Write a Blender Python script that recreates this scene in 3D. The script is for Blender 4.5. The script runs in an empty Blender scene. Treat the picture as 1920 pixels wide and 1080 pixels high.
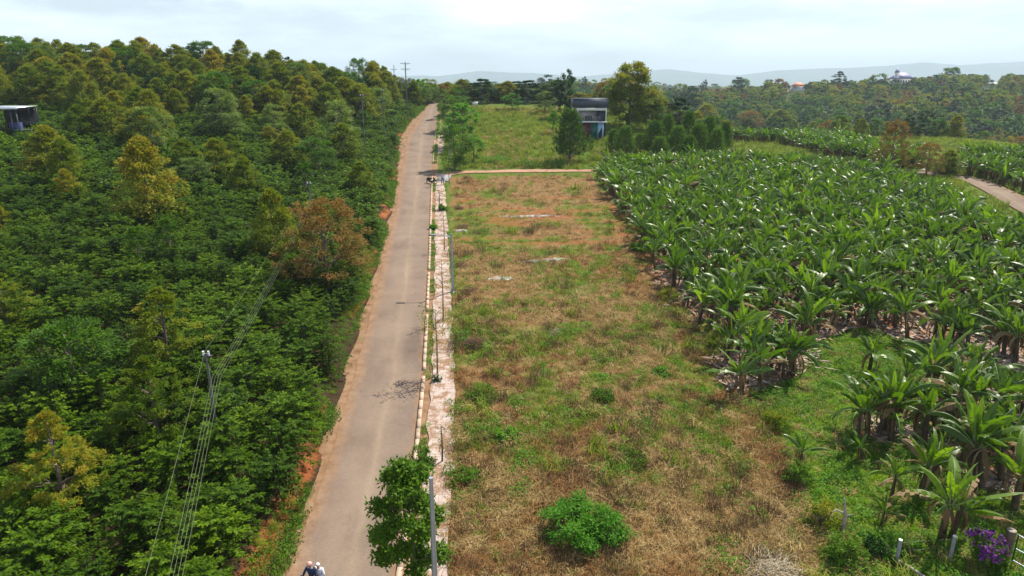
import bpy, bmesh, math, random
import numpy as np
from mathutils import Vector, Matrix
rng = np.random.default_rng(7)
random.seed(7)
R = math.radians
SC = bpy.context.scene
COL = SC.collection

# ------------------------------------------------------------------ camera, sky, sun, exposure
PITCH = R(16.7)
cam_d = bpy.data.cameras.new("camera"); cam = bpy.data.objects.new("camera", cam_d); COL.objects.link(cam)
cam.location = (0, 0, 0); cam.rotation_euler = (R(90) - PITCH, 0, 0)
cam_d.sensor_width = 36; cam_d.lens = 24; cam_d.clip_start = 0.3; cam_d.clip_end = 60000
SC.camera = cam
SUN_EL, SUN_AZ = R(54), R(42)          # azimuth measured from +Y towards +X
w = bpy.data.worlds.new("World"); SC.world = w; w.use_nodes = True
nt = w.node_tree; nt.nodes.clear()
wo = nt.nodes.new('ShaderNodeOutputWorld'); bg = nt.nodes.new('ShaderNodeBackground')
sky = nt.nodes.new('ShaderNodeTexSky'); sky.sky_type = 'NISHITA'; sky.sun_disc = False
sky.sun_elevation = SUN_EL; sky.sun_rotation = SUN_AZ; sky.air_density = 1.0; sky.dust_density = 0.4; sky.ozone_density = 2.0
tc = nt.nodes.new('ShaderNodeTexCoord'); mp = nt.nodes.new('ShaderNodeMapping'); mp.inputs['Scale'].default_value = (1.3, 1.3, 6)
nz = nt.nodes.new('ShaderNodeTexNoise'); nz.inputs['Scale'].default_value = 2.6; nz.inputs['Detail'].default_value = 7; nz.inputs['Roughness'].default_value = .55
rp = nt.nodes.new('ShaderNodeValToRGB'); rp.color_ramp.elements[0].position = .40; rp.color_ramp.elements[1].position = .62
rp.color_ramp.elements[0].color = (.36, .36, .36, 1); rp.color_ramp.elements[1].color = (.95, .95, .95, 1)
mx = nt.nodes.new('ShaderNodeMixRGB'); mx.inputs[2].default_value = (14.6, 16.2, 18.0, 1)
nt.links.new(tc.outputs['Generated'], mp.inputs[0]); nt.links.new(mp.outputs[0], nz.inputs['Vector'])
nt.links.new(nz.outputs['Fac'], rp.inputs[0]); sz = nt.nodes.new('ShaderNodeSeparateXYZ'); nt.links.new(tc.outputs['Generated'], sz.inputs[0])
el = nt.nodes.new('ShaderNodeMapRange'); el.inputs[1].default_value = .25; el.inputs[2].default_value = .8; el.inputs[3].default_value = 1; el.inputs[4].default_value = .12; nt.links.new(sz.outputs[2], el.inputs[0])
ml_ = nt.nodes.new('ShaderNodeMath'); ml_.operation = 'MULTIPLY'; nt.links.new(rp.outputs[0], ml_.inputs[0]); nt.links.new(el.outputs[0], ml_.inputs[1]); nt.links.new(ml_.outputs[0], mx.inputs[0])
nt.links.new(sky.outputs[0], mx.inputs[1]); nt.links.new(mx.outputs[0], bg.inputs[0]); nt.links.new(bg.outputs[0], wo.inputs[0])
bg.inputs[1].default_value = 0.06
sun_d = bpy.data.lights.new("sun", 'SUN'); sun_d.energy = 5.0; sun_d.angle = R(.5); sun_d.color = (1, .93, .80)
sun = bpy.data.objects.new("sun", sun_d); COL.objects.link(sun)
sv = Vector((math.sin(SUN_AZ) * math.cos(SUN_EL), math.cos(SUN_AZ) * math.cos(SUN_EL), math.sin(SUN_EL)))
sun.rotation_euler = sv.to_track_quat('Z', 'Y').to_euler(); sun.location = (40, 40, 120)
SC.view_settings.view_transform = 'Standard'; SC.view_settings.look = 'None'; SC.view_settings.exposure = 0.66
SC.view_settings.gamma = 1
SC.cycles.max_bounces = 6; SC.cycles.diffuse_bounces = 1; SC.cycles.glossy_bounces = 2; SC.cycles.transmission_bounces = 3
SC.cycles.volume_bounces = 0; SC.cycles.use_denoising = True

# ------------------------------------------------------------------ numpy helpers
def vnoise(x, y, s, seed=0):
    x = np.asarray(x, float) / s; y = np.asarray(y, float) / s
    xi = np.floor(x).astype(np.int64); yi = np.floor(y).astype(np.int64)
    fx = x - xi; fy = y - yi; fx = fx * fx * (3 - 2 * fx); fy = fy * fy * (3 - 2 * fy)
    def h(a, b):
        n = (a * 374761393 + b * 668265263 + seed * 974634777) & 0x7fffffff
        n = ((n ^ (n >> 13)) * 1274126177) & 0x7fffffff
        return ((n ^ (n >> 16)) & 0xffff) / 65535.
    return (h(xi, yi) * (1 - fx) + h(xi + 1, yi) * fx) * (1 - fy) + (h(xi, yi + 1) * (1 - fx) + h(xi + 1, yi + 1) * fx) * fy
def fbm(x, y, s, seed=0, o=4):
    t = 0; a = .5; n = 0
    for k in range(o):
        t = t + a * vnoise(x, y, s / 2 ** k, seed + k); n += a; a *= .5
    return t / n
def sst(a, b, x):
    t = np.clip((np.asarray(x, float) - a) / (b - a), 0, 1); return t * t * (3 - 2 * t)
SP, CP = math.sin(PITCH), math.cos(PITCH)
def ray(px, py):
    u = (px - 960) / 1280.; v = (py - 540) / 1280.
    return u, CP - v * SP, -(SP + v * CP)            # world direction for unit axial depth
# ------------------------------------------------------------------ terrain
PYS = [-60, 0, 108, 116, 190, 205, 240, 340, 420, 600, 850, 1500, 9000]
PZS = [-21, -19, -13.6, -13.0, -5.6, -5.2, -8, -17, -19, -6, -26, -22, -24]
RYS = [-60, 0, 108, 125, 170, 225, 300, 420, 600, 850, 1500, 9000]
RZS = [-21, -19, -13.6, -13.0, -12.6, -19, -23, -16, -4.5, -26, -22, -24]
_g = np.arange(-60, 9001, 1.0)
def _smooth(ys, zs, k):
    z = np.interp(_g, ys, zs); p = np.pad(z, k, mode='edge'); return np.convolve(p, np.ones(2 * k + 1) / (2 * k + 1), 'same')[k:-k]
_P = _smooth(PYS, PZS, 6); _Rr = _smooth(RYS, RZS, 14)
_P[:160] = np.interp(_g[:160], PYS, PZS); _Rr[:140] = np.interp(_g[:140], PYS, PZS)
def P(y): return np.interp(y, _g, _P)
def RR(y): return np.interp(y, _g, _Rr)
def cast(px, py, f):
    u, dy, dz = ray(px, py); t = 8.0; last = t
    while t < 8000:
        if dz * t < float(f(u * t, dy * t)):
            a, b = last, t
            for _ in range(24):
                m = (a + b) / 2
                if dz * m < float(f(u * m, dy * m)): b = m
                else: a = m
            return Vector((u * b, dy * b, dz * b))
        last = t; t *= 1.01
    return Vector((u * t, dy * t, dz * t))
fP = lambda x, y: P(y)
def edge(pts):
    q = [cast(a, b, fP) for a, b in pts]; q.sort(key=lambda v: v.y)
    return np.array([v.y for v in q]), np.array([v.x for v in q])
_xd = edge([(512, 1080), (579, 900), (643, 700), (672, 600), (702, 500), (730, 400), (742, 330), (747, 260), (762, 235), (793, 205), (800, 197.5)])
_xa = edge([(540, 1080), (612, 880), (660, 720), (698, 580), (722, 480), (742, 400), (752, 330), (764, 260), (780, 235), (799, 205), (805, 197.5)])
_xr = edge([(742, 1080), (772, 880), (790, 712), (797, 600), (802, 500), (806, 400), (809, 320), (814, 260), (818, 235), (820, 210), (818, 198)])
def XD(y): return np.interp(y, *_xd) - .5 * sst(-5, -25, y)
def XA(y): return np.interp(y, *_xa)
def XR(y): return np.interp(y, *_xr)
def H(x, y):
    x = np.asarray(x, float); y = np.asarray(y, float)
    p = P(y); r = RR(y)
    b = sst(22, 55, x) * sst(108, 130, y)
    b = np.maximum(b, sst(225, 330, y) * sst(-60, 0, x))
    z = p * (1 - b) + r * b
    d = XD(y) - x                                     # distance left of the dirt edge
    rise = np.interp(y, [20, 60, 120, 165, 200, 300, 450], [.3, 2.0, 5.4, 8.4, 7.2, 2, 0])
    z = z + sst(0, 1.1, d) * .65 + sst(1, 48, d) * rise + sst(60, 130, d) * np.interp(y, [20, 100, 170, 220], [0, 1.5, 1.0, 0])
    z = z + (fbm(x, y, 9, 5) - .5) * .5 * sst(2.5, 8, x - XR(y)) * (1 - sst(150, 170, y))
    z = z + (fbm(x, y, 140, 9) - .5) * 20 * sst(250, 500, y)
    z = z - sst(8, 45, x - 95) * 6 * sst(60, 120, y) * (1 - sst(250, 400, y))
    return z
def G(px, py): return cast(px, py, H)
def gz(x, y): return float(H(x, y))
def depth(x, y, z): return y * CP - z * SP
def proj(x, y, z):
    d = depth(x, y, z); return 960 + 1280 * x / d, 540 - 1280 * (y * SP + z * CP) / d
def poly_px(pts): return np.array([[v.x, v.y] for v in (G(a, b) for a, b in pts)])
def inpoly(x, y, poly):
    x = np.asarray(x, float); y = np.asarray(y, float); c = np.zeros(x.shape, bool); n = len(poly)
    for i in range(n):
        x1, y1 = poly[i]; x2, y2 = poly[(i + 1) % n]
        if y1 == y2: continue
        k = ((y1 > y) != (y2 > y)) & (x < (x2 - x1) * (y - y1) / (y2 - y1) + x1); c ^= k
    return c
def dist_px(x, y, z=None):
    z = H(x, y) if z is None else z
    d = y * CP - z * SP; return 960 + 1280 * x / d, 540 - 1280 * (y * SP + z * CP) / d, d

# ------------------------------------------------------------------ materials
MATS = {}
def newmat(name):
    m = bpy.data.materials.new(name); m.use_nodes = True; MATS[name] = m
    b = m.node_tree.nodes['Principled BSDF']; return m, m.node_tree, b
def N(nt, t, **kw):
    n = nt.nodes.new(t)
    for k, v in kw.items():
        if k in n.inputs: n.inputs[k].default_value = v
        else: setattr(n, k, v)
    return n
def ramp(nt, stops, interp='LINEAR'):
    r = nt.nodes.new('ShaderNodeValToRGB'); e = r.color_ramp.elements; r.color_ramp.interpolation = interp
    while len(e) < len(stops): e.new(.5)
    for i, (p, c) in enumerate(stops): e[i].position = p; e[i].color = (*c, 1) if len(c) == 3 else c
    return r
def plain(name, col, rough=.6, metal=0, var=.12, scale=6., spec=.4):
    m, nt, b = newmat(name)
    t = N(nt, 'ShaderNodeTexCoord'); n = N(nt, 'ShaderNodeTexNoise', Scale=scale, Detail=4.)
    lo = tuple(c * (1 - var) for c in col); hi = tuple(min(1, c * (1 + var)) for c in col)
    r = ramp(nt, [(.3, lo), (.7, hi)]); nt.links.new(t.outputs['Object'], n.inputs['Vector']); nt.links.new(n.outputs['Fac'], r.inputs[0])
    nt.links.new(r.outputs[0], b.inputs['Base Color']); b.inputs['Roughness'].default_value = rough; b.inputs['Metallic'].default_value = metal
    b.inputs['Specular IOR Level'].default_value = spec
    return m
def foliage(name, stops, rough=.5, trans=.3, spec=.35, objw=.3, tint=(1.5, 1.7, .6)):
    m, nt, b = newmat(name)
    at = N(nt, 'ShaderNodeAttribute', attribute_name='rnd'); oi = N(nt, 'ShaderNodeObjectInfo')
    a = N(nt, 'ShaderNodeMath', operation='MULTIPLY'); a.inputs[1].default_value = 1 - objw
    c = N(nt, 'ShaderNodeMath', operation='MULTIPLY_ADD'); c.inputs[1].default_value = objw
    nt.links.new(at.outputs['Fac'], a.inputs[0]); nt.links.new(oi.outputs['Random'], c.inputs[0]); nt.links.new(a.outputs[0], c.inputs[2])
    r = ramp(nt, stops); nt.links.new(c.outputs[0], r.inputs[0]); nt.links.new(r.outputs[0], b.inputs['Base Color'])
    b.inputs['Roughness'].default_value = rough; b.inputs['Specular IOR Level'].default_value = spec
    tr = N(nt, 'ShaderNodeBsdfTranslucent'); mu = N(nt, 'ShaderNodeMixRGB', blend_type='MULTIPLY'); mu.inputs[0].default_value = 1
    mu.inputs[2].default_value = (*tint, 1); nt.links.new(r.outputs[0], mu.inputs[1]); nt.links.new(mu.outputs[0], tr.inputs[0])
    ms = N(nt, 'ShaderNodeMixShader'); ms.inputs[0].default_value = trans
    nt.links.new(b.outputs[0], ms.inputs[1]); nt.links.new(tr.outputs[0], ms.inputs[2])
    nt.links.new(ms.outputs[0], nt.nodes['Material Output'].inputs[0]); return m
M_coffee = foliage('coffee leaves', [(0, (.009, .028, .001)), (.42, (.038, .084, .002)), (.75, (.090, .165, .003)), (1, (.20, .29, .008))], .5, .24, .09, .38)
M_durian = foliage('durian leaves', [(0, (.035, .07, .003)), (.3, (.095, .15, .006)), (.55, (.18, .205, .012)), (.8, (.27, .225, .018)), (1, (.36, .23, .03))], .6, .3, .08, .26)
M_rust = foliage('rusty leaves', [(0, (.06, .07, .012)), (.4, (.17, .11, .025)), (.75, (.27, .13, .035)), (1, (.35, .17, .05))], .65, .2, .08, .2)
M_green = foliage('broad leaves', [(0, (.025, .06, .003)), (.5, (.065, .145, .006)), (1, (.14, .24, .012))], .5, .28, .12)
M_lime = foliage('bright leaves', [(0, (.04, .13, .015)), (.5, (.09, .24, .02)), (1, (.22, .34, .03))], .55, .35, .1)
M_pale = foliage('pale leaves', [(0, (.06, .12, .03)), (.5, (.14, .20, .05)), (1, (.33, .34, .10))], .55, .3, .1)
M_dark = foliage('dark leaves', [(0, (.006, .028, .008)), (.6, (.018, .06, .006)), (1, (.04, .10, .01))], .55, .18, .1)
M_pine = foliage('pine needles', [(0, (.022, .055, .005)), (.5, (.065, .14, .012)), (1, (.17, .28, .025))], .6, .2, .15)
M_bana = foliage('banana leaves', [(0, (.020, .046, .002)), (.45, (.068, .132, .005)), (.75, (.16, .26, .010)), (1, (.30, .42, .03))], .38, .32, .36, .3)
M_rib = foliage('banana midrib', [(0, (.12, .22, .05)), (1, (.25, .36, .12))], .4, .1, .5)
M_dead = foliage('dead banana leaves', [(0, (.08, .045, .02)), (.6, (.19, .12, .06)), (1, (.36, .26, .17))], .8, .1, .1)
M_dry = foliage('dry straw', [(0, (.15, .095, .03)), (.35, (.33, .225, .085)), (.7, (.48, .35, .155)), (1, (.62, .50, .28))], .8, .2, .1, .45, (1.1, 1, .8))
M_grass = foliage('green grass', [(0, (.06, .09, .012)), (.45, (.16, .21, .022)), (.8, (.30, .33, .045)), (1, (.44, .40, .15))], .6, .25, .1, .4)
M_lav = foliage('violet petals', [(0, (.07, .015, .16)), (.5, (.17, .035, .27)), (1, (.36, .10, .34))], .6, .3, .1, .1, (1.2, .9, 1.2))
M_bark = plain('bark', (.13, .095, .07), .9, scale=3, var=.35)
M_bark2 = plain('pale bark', (.30, .26, .21), .9, scale=3, var=.3)
M_bstem = plain('banana stem', (.075, .05, .025), .75, scale=3, var=.5)
M_conc = plain('grey concrete', (.24, .24, .24), .85, scale=4, var=.2)
M_lamp = plain('galvanised steel', (.36, .42, .48), .4, .6, scale=3, var=.1)
M_wire = plain('cable', (.13, .16, .09), .8)
M_white = plain('white paint', (.75, .76, .76), .5)
M_black = plain('black plastic', (.015, .016, .018), .35)
M_steel = plain('dark steel', (.10, .10, .11), .4, .8)
M_chrome = plain('chrome', (.6, .6, .6), .2, 1)
M_rubber = plain('rubber', (.02, .02, .02), .85)
M_skin = plain('skin', (.38, .21, .14), .6)
M_brush = plain('dead twigs', (.17, .085, .06), .95, var=.5, scale=2)
M_ash = plain('ash', (.48, .46, .46), .95, var=.3, scale=5)

def texcoord_xy(nt):
    g = N(nt, 'ShaderNodeNewGeometry'); return g.outputs['Position']
def ground_mat():
    m, nt, b = newmat('ground'); L = nt.links
    pos = texcoord_xy(nt)
    def noise(s, d=5., r=.6, sc=(1, 1, 1)):
        mp = N(nt, 'ShaderNodeMapping'); mp.inputs['Scale'].default_value = sc; L.new(pos, mp.inputs[0])
        n = N(nt, 'ShaderNodeTexNoise', Scale=s, Detail=d, Roughness=r); L.new(mp.outputs[0], n.inputs['Vector']); return n.outputs['Fac']
    a1 = N(nt, 'ShaderNodeAttribute', attribute_name='mask'); sep = N(nt, 'ShaderNodeSeparateColor'); L.new(a1.outputs['Color'], sep.inputs[0])
    a2 = N(nt, 'ShaderNodeAttribute', attribute_name='mask_b'); sep2 = N(nt, 'ShaderNodeSeparateColor'); L.new(a2.outputs['Color'], sep2.inputs[0])
    soil = ramp(nt, [(.3, (.035, .022, .012)), (.7, (.075, .05, .025))]); L.new(noise(.8), soil.inputs[0])
    dry = ramp(nt, [(.28, (.07, .035, .012)), (.42, (.17, .09, .035)), (.55, (.27, .165, .07)), (.72, (.40, .27, .14))]); L.new(noise(2.2, 12., .85, (1, .7, 1)), dry.inputs[0])
    grn = ramp(nt, [(.3, (.03, .055, .008)), (.5, (.10, .15, .018)), (.72, (.24, .25, .05))]); L.new(noise(2.4, 12., .85), grn.inputs[0])
    red = ramp(nt, [(.3, (.26, .085, .035)), (.6, (.40, .16, .075)), (.8, (.46, .26, .15))]); L.new(noise(.7, 8., .7), red.inputs[0])
    lit = ramp(nt, [(.46, (0, 0, 0)), (.56, (1, 1, 1))]); L.new(noise(3.2, 6., .7, (1, .5, 1)), lit.inputs[0])
    litc = ramp(nt, [(.3, (.22, .16, .12)), (.7, (.48, .39, .33))]); L.new(noise(6., 3., .6), litc.inputs[0])
    mixl = N(nt, 'ShaderNodeMixRGB'); L.new(lit.outputs[0], mixl.inputs[0]); L.new(red.outputs[0], mixl.inputs[1]); L.new(litc.outputs[0], mixl.inputs[2])
    brk = noise(1.3, 6., .7)
    def blend(prev, col, fac):
        s = N(nt, 'ShaderNodeMath', operation='ADD'); L.new(fac, s.inputs[0]); L.new(brk, s.inputs[1])
        mr = N(nt, 'ShaderNodeMapRange'); mr.inputs[1].default_value = .78; mr.inputs[2].default_value = 1.2; L.new(s.outputs[0], mr.inputs[0])
        x = N(nt, 'ShaderNodeMixRGB'); L.new(mr.outputs[0], x.inputs[0]); L.new(prev, x.inputs[1]); L.new(col, x.inputs[2]); return x.outputs[0]
    c = blend(soil.outputs[0], dry.outputs[0], sep.outputs[0])
    c = blend(c, mixl.outputs[0], sep.outputs[2])
    c = blend(c, grn.outputs[0], sep.outputs[1])
    bank = ramp(nt, [(.3, (.22, .065, .022)), (.7, (.38, .135, .05))]); L.new(noise(2.), bank.inputs[0])
    c = blend(c, bank.outputs[0], sep2.outputs[0])
    far = ramp(nt, [(.35, (.03, .055, .015)), (.6, (.06, .09, .02)), (.75, (.12, .10, .035))]); L.new(noise(.05, 8., .7), far.inputs[0])
    x = N(nt, 'ShaderNodeMixRGB'); L.new(sep2.outputs[1], x.inputs[0]); L.new(c, x.inputs[1]); L.new(far.outputs[0], x.inputs[2])
    L.new(x.outputs[0], b.inputs['Base Color']); b.inputs['Roughness'].default_value = .95; b.inputs['Specular IOR Level'].default_value = .1
    bp = N(nt, 'ShaderNodeBump', Strength=.9, Distance=.35); L.new(noise(2.5, 8., .7), bp.inputs['Height']); L.new(bp.outputs[0], b.inputs['Normal'])
    return m
M_ground = ground_mat()
def strip_mat(name, kind):
    """UV: u across (0..1), v metres along."""
    m, nt, b = newmat(name); L = nt.links
    uv = N(nt, 'ShaderNodeAttribute', attribute_name='uvw'); sp = N(nt, 'ShaderNodeSeparateXYZ'); L.new(uv.outputs['Vector'], sp.inputs[0])
    pos = texcoord_xy(nt)
    def noise(s, d=5., r=.6, sc=(1, 1, 1), src=pos):
        mp = N(nt, 'ShaderNodeMapping'); mp.inputs['Scale'].default_value = sc; L.new(src, mp.inputs[0])
        n = N(nt, 'ShaderNodeTexNoise', Scale=s, Detail=d, Roughness=r); L.new(mp.outputs[0], n.inputs['Vector']); return n.outputs['Fac']
    if kind == 'road':
        base = ramp(nt, [(.3, (.145, .105, .083)), (.7, (.245, .182, .142))]); L.new(noise(.25, 6., .65), base.inputs[0])
        # dusty wheel tracks and worn strips running along the road
        wob = N(nt, 'ShaderNodeMath', operation='MULTIPLY_ADD'); L.new(noise(.12, 2.), wob.inputs[0]); wob.inputs[1].default_value = .22; L.new(sp.outputs[0], wob.inputs[2])
        tr = ramp(nt, [(0, (.5, .5, .5)), (.14, (.25, .25, .25)), (.28, (.05, .05, .05)), (.42, (.30, .30, .30)), (.60, (.42, .42, .42)), (.665, (.85, .85, .85)), (.72, (.50, .50, .50)), (.84, (.18, .18, .18)), (1, (.05, .05, .05))]); L.new(wob.outputs[0], tr.inputs[0])
        dust = ramp(nt, [(.3, (.255, .185, .13)), (.7, (.33, .25, .18))]); L.new(noise(.6, 5., .6, (1, .15, 1)), dust.inputs[0])
        ml = N(nt, 'ShaderNodeMath', operation='MULTIPLY'); L.new(tr.outputs[0], ml.inputs[0]); k = ramp(nt, [(.25, (.5, .5, .5)), (.75, (1, 1, 1))]); L.new(noise(.35, 6., .7, (1, .2, 1)), k.inputs[0]); L.new(k.outputs[0], ml.inputs[1])
        x = N(nt, 'ShaderNodeMixRGB'); L.new(ml.outputs[0], x.inputs[0]); L.new(base.outputs[0], x.inputs[1]); L.new(dust.outputs[0], x.inputs[2])
        ed = ramp(nt, [(0, (1, 1, 1)), (.20, (0, 0, 0)), (.93, (0, 0, 0)), (1, (.8, .8, .8))]); wb2 = N(nt, 'ShaderNodeMath', operation='MULTIPLY_ADD'); L.new(noise(.7, 6., .7), wb2.inputs[0]); wb2.inputs[1].default_value = .30
        sb = N(nt, 'ShaderNodeMath', operation='SUBTRACT'); L.new(sp.outputs[0], sb.inputs[0]); sb.inputs[1].default_value = .15; L.new(sb.outputs[0], wb2.inputs[2]); L.new(wb2.outputs[0], ed.inputs[0])
        edc = ramp(nt, [(.3, (.17, .095, .05)), (.5, (.26, .155, .09)), (.72, (.34, .235, .15))]); L.new(noise(1.2, 9., .75), edc.inputs[0])
        xe = N(nt, 'ShaderNodeMixRGB'); L.new(ed.outputs[0], xe.inputs[0]); L.new(x.outputs[0], xe.inputs[1]); L.new(edc.outputs[0], xe.inputs[2]); x = xe
        # fine aggregate speckle
        gr = ramp(nt, [(.3, (.86, .86, .86)), (.7, (1.1, 1.1, 1.1))]); L.new(noise(9., 4., .8), gr.inputs[0])
        y = N(nt, 'ShaderNodeMixRGB', blend_type='MULTIPLY'); y.inputs[0].default_value = 1; L.new(x.outputs[0], y.inputs[1]); L.new(gr.outputs[0], y.inputs[2])
        pt = ramp(nt, [(.36, (.86, .86, .87)), (.46, (1, 1, 1)), (.66, (1, 1, 1)), (.74, (1.12, 1.1, 1.06))]); L.new(noise(.22, 7., .6, (1.6, .5, 1)), pt.inputs[0])
        y2 = N(nt, 'ShaderNodeMixRGB', blend_type='MULTIPLY'); y2.inputs[0].default_value = 1; L.new(y.outputs[0], y2.inputs[1]); L.new(pt.outputs[0], y2.inputs[2])
        vo = N(nt, 'ShaderNodeTexVoronoi', feature='DISTANCE_TO_EDGE', Scale=.5); mpv = N(nt, 'ShaderNodeMapping'); mpv.inputs['Scale'].default_value = (1, .7, 1); nv = N(nt, 'ShaderNodeTexNoise', Scale=1.2, Detail=4.); L.new(pos, nv.inputs['Vector'])
        av = N(nt, 'ShaderNodeMixRGB', blend_type='ADD'); av.inputs[0].default_value = .9; L.new(pos, av.inputs[1]); L.new(nv.outputs['Color'], av.inputs[2]); L.new(av.outputs[0], mpv.inputs[0]); L.new(mpv.outputs[0], vo.inputs['Vector'])
        ck = ramp(nt, [(0, (.62, .6, .58)), (.012, (1, 1, 1))]); L.new(vo.outputs['Distance'], ck.inputs[0]); km = ramp(nt, [(.5, (0, 0, 0)), (.6, (.8, .8, .8))]); L.new(noise(.16, 3., .5), km.inputs[0])
        y3 = N(nt, 'ShaderNodeMixRGB', blend_type='MULTIPLY'); L.new(km.outputs[0], y3.inputs[0]); L.new(y2.outputs[0], y3.inputs[1]); L.new(ck.outputs[0], y3.inputs[2])
        L.new(y3.outputs[0], b.inputs['Base Color'])
    elif kind == 'dirt':
        base = ramp(nt, [(.3, (.14, .075, .035)), (.5, (.24, .14, .08)), (.72, (.34, .225, .14))]); L.new(noise(.9, 9., .72), base.inputs[0])
        gr = ramp(nt, [(.58, (0, 0, 0)), (.68, (1, 1, 1))]); L.new(noise(.7, 8., .75), gr.inputs[0])
        x = N(nt, 'ShaderNodeMixRGB'); L.new(gr.outputs[0], x.inputs[0]); L.new(base.outputs[0], x.inputs[1]); x.inputs[2].default_value = (.15, .17, .05, 1)
        L.new(x.outputs[0], b.inputs['Base Color'])
    elif kind == 'walk':
        base = ramp(nt, [(.3, (.40, .31, .27)), (.7, (.55, .46, .42))]); L.new(noise(3., 6., .7), base.inputs[0])
        gr = ramp(nt, [(.46, (0, 0, 0)), (.55, (1, 1, 1))]); L.new(noise(1.1, 9., .78), gr.inputs[0])
        x = N(nt, 'ShaderNodeMixRGB'); L.new(gr.outputs[0], x.inputs[0]); L.new(base.outputs[0], x.inputs[1]); x.inputs[2].default_value = (.27, .165, .10, 1)
        br = N(nt, 'ShaderNodeTexBrick', Scale=1.0); br.inputs['Color1'].default_value = (1, 1, 1, 1); br.inputs['Color2'].default_value = (.92, .92, .92, 1); br.inputs['Mortar'].default_value = (.6, .55, .5, 1)
        br.inputs['Mortar Size'].default_value = .012; br.inputs['Brick Width'].default_value = .5; br.inputs['Row Height'].default_value = .5; L.new(pos, br.inputs['Vector'])
        y = N(nt, 'ShaderNodeMixRGB', blend_type='MULTIPLY'); y.inputs[0].default_value = 1; L.new(x.outputs[0], y.inputs[1]); L.new(br.outputs['Color'], y.inputs[2])
        L.new(y.outputs[0], b.inputs['Base Color'])
    b.inputs['Roughness'].default_value = .9; b.inputs['Specular IOR Level'].default_value = .15
    bp = N(nt, 'ShaderNodeBump', Strength=.4, Distance=.04); L.new(noise(5., 8., .75), bp.inputs['Height']); L.new(bp.outputs[0], b.inputs['Normal'])
    return m
M_road = strip_mat('worn road surface', 'road'); M_dirt = strip_mat('red dirt', 'dirt'); M_walk = strip_mat('pale paving', 'walk')
M_kerb = plain('kerb concrete', (.46, .34, .25), .9, var=.3, scale=2)

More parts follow.
